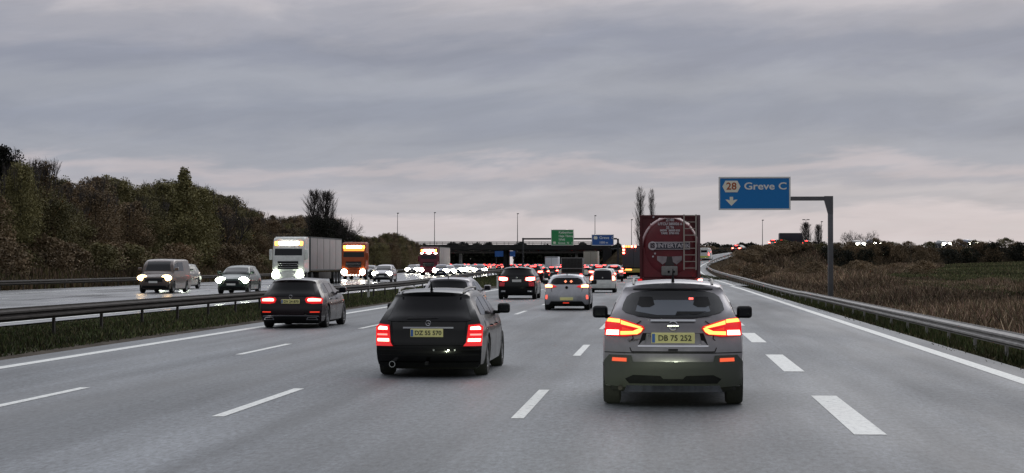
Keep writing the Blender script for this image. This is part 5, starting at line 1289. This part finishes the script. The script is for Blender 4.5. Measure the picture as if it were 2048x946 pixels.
# queue ahead in our direction: hand placed nearest ones
near = [(1212,160,2,'white hatchback with dark rear window, just beyond the small white car'),(1084,214,1,'dark car with pale plate between the off-roader and the silver hatchback'),
        (1066,178,0,'black car half hidden behind the off-roader roof'),(1228,188,3,'silver car with bright tail lights left of the yellow backed lorry'),(1198,176,0,'black car just left of the white hatchback in the queue'),(1103,235,1,'dark car below the white box van')]
for px, Y, k, lb in near: put(far_rear[k], PX(px,Y), Y, head(Y), lb, None)
for u, start in ((.2,262),(-3.5,238),(-6.8,246),(-9.9,262)):
    Y = start
    while Y < 640:
        k = rng.choice(4); pr = far_rear[k]
        put(pr, u+xs(Y)+rng.uniform(-.2,.2), Y, head(Y), f'{pr[1]} {"off-roader" if pr[2]=="suv" else "hatchback"} with red tail lights far ahead in the queue', 'far queue of cars with red tail lights')
        Y += rng.uniform(11,19)
# lorries in the queue
def rear_lorry(name, label, X, Y, W, H, L_, bm_, extra=None, z0=.95, rz=0, z=0):
    r = thing(name, label, 'lorry', (X,Y,z), rz)
    MB().bbox(-W/2,W/2,0,L_,z0,H,.04).build('box_body', bm_, r)
    d_ = MB(); d_.box(-.012,.012,-.012,-.002,z0+.05,H-.05); d_.box(-W/2+.03,W/2-.03,-.010,-.002,z0+.02,z0+.09); d_.box(-W/2+.03,W/2-.03,-.010,-.002,H-.12,H-.05); d_.build('door_seams', M['trim'], r)
    MB().bbox(-W/2+.1,W/2-.1,.05,L_+1.5,.6,z0,.03).build('chassis', M['under'], r)
    MB().bbox(-W/2+.05,W/2-.05,-.04,.06,.42,.62,.02).build('underrun_bar', M['trim'], r)
    MB().bbox(-W/2+.02,W/2-.02,L_+.15,L_+2.0,.6,min(H,3.2),.1).build('cab', bm_, r)
    for sg in (-1,1):
        MB().bbox(*sorted((sg*(W/2-.34),sg*(W/2-.06))),-.06,-.02,.66,.82,.02).build('tail_light', M['tailfar'], r)
        for yy in (.9,L_*.4,L_+1.1): wheel(r, sg*(W/2-.02), yy, .42, .3, sg, True, True)
    return r
beige = mat('beige_box', (.34,.31,.26), .6, noise=.12, nscale=2); whb = mat('white_box', (.55,.56,.60), .6, noise=.08, nscale=2)
rear_lorry('box_lorry', 'beige box lorry far ahead under the bridge end', PX(1181,338), 338, 2.5, 4.0, 8, beige)
rear_lorry('box_van', 'small pale box van in the queue under the green sign', PX(1103,296), 296, 2.0, 2.85, 4, whb, z0=.7)
# yellow backed lorry with outline lamps
Yl = 222; r = rear_lorry('box_lorry', 'dark lorry outlined by red lamps with a yellow rear step, left of the tank lorry', PX(1267,Yl), Yl, 2.55, PZ(491,-3.6,Yl), 9, mat('dark_grey_box', (.06,.055,.065), .6), z0=1.25)
zz = PZ(491,-3.6,Yl)
for i, (dx, dz) in enumerate([(-1.15,-.12),(-.85,-.12),(-.55,-.12),(-.2,-.12),(.2,-.12),(-1.15,-.5),(-1.15,-.85)]): MB().bbox(dx-.13,dx+.13,-.05,-.013,zz+dz-.11,zz+dz+.11,.03).build('outline_lamp', M['tailora'] if i in (1,2) else M['tailhotfar'], r)
MB().bbox(-1.2,1.2,-.5,.0,.75,1.2,.04).build('rear_step', mat('step_yellow', (.42,.33,.08), .5), r)
MB().bbox(-1.15,-.2,-.55,-.5,1.0,1.18,.03).build('lit_strip', M['tailora'], r)
# slatted cage trailer
Yc = 196; cg = thing('cage_trailer', 'grey slatted cage trailer towering behind the silver hatchback', 'trailer', (PX(1144,Yc),Yc,0))
Wc = 2.25; Hc = PZ(515,-9.6,Yc); fr = MB()
for xx in (-Wc/2,Wc/2-.08): fr.box(xx,xx+.08,-.04,.04,.5,Hc)
for zc2 in (.75,1.25,Hc-.08): fr.box(-Wc/2+.08,Wc/2-.08,-.03,.03,zc2,zc2+.08)
fr.build('frame', M['galv'], cg)
sl = MB()
for i in range(14): x = -Wc/2+.16+i*(Wc-.32)/13; sl.box(x-.03,x+.03,.035,.06,.8,Hc-.06)
sl.build('slats', M['galvd'], cg)
MB().bbox(-Wc/2+.02,Wc/2-.02,.2,4.0,.75,Hc-.05,.03).build('load', mat('dark_load', (.06,.06,.06), .8, noise=.3, nscale=2), cg)
MB().bbox(-Wc/2,Wc/2,0,4.2,.55,.73,.02).build('bed', M['trim'], cg)
for sg in (-1,1):
    wheel(cg, sg*(Wc/2-.02), 2.2, .36, .25, sg, True, True)
    MB().bbox(*sorted((sg*.8,sg*1.05)),-.08,-.045,.56,.70,.02).build('tail_light', M['tailfar'], cg)
# ramp traffic
def ramp_at(Y): i = np.argmin(abs(RP[:,1]-Y)); t_ = RP[min(i+1,len(RP)-1)]-RP[i]; return RP[i,0], RP[i,2], -math.atan2(t_[0],t_[1])
for Y, k, lb, dx in ((288,1,'dark grey car braking at the foot of the exit ramp',.3),(362,0,'black car with red lights near the top of the exit ramp',0),(236,3,'silver car with tail lights beside the tank lorry on the exit lane',-.3)):
    x, z, a = ramp_at(Y); put(far_rear[k], x+dx, Y, a, lb, None, z+.02)
x, z, a = ramp_at(336); sh = van_shape(4.9,1.92,2.15); r = thing('panel_van', 'white van climbing the curved exit ramp', 'van'); base_parts(r, sh, P_['white'], True); at(r, x, 336, a, z+.02)
rp(r, sh, [(-.55,1.35),(-.55,1.75),(.55,1.75),(.55,1.35)], 'rear_window', M['tint'], .01); rp(r, sh, [(-.85,.4),(-.85,.75),(.85,.75),(.85,.4)], 'reflective_stripe', mat('hi_vis', (.6,.65,.15), .4), .01)
rp(r, sh, [(.78,.85),(.78,1.2),(.92,1.2),(.92,.85)], 'tail_light', M['tailfar'], .014, both=True)
# crossing road traffic
r = rear_lorry('box_lorry', 'dark box lorry in silhouette on the crossing road right of the blue sign', PX(1582,CRY-2), CRY-2, 4.5, 2.95, 2.4, mat('navy_box', (.02,.02,.03), .6), z0=.35, z=CRZ+.02)
z_ = CRZ+.02
for px, k, lb, rz in ((1562,0,'black car left of the silhouetted lorry on the crossing road',-.25),(1612,1,'dark car right of the silhouetted lorry on the crossing road',-.25),(1545,3,'silver car farther left of the silhouetted lorry on the crossing road',-.3)):
    put(far_rear[k], PX(px,CRY-3.6), CRY-3.6, rz, lb, None, z_)
for px, k, lb in ((1705,0,'first oncoming vehicle with dazzling headlight on the crossing road, right of the sign post'),(1737,3,'second bright vehicle on the crossing road right of the sign post'),(1876,0,'dark car with bright headlights on the crossing road at the far right'),(1926,3,'last bright vehicle on the crossing road at the far right')):
    put(far_front[k], PX(px,CRY-1), CRY-1, PI+.35, lb, None, z_)
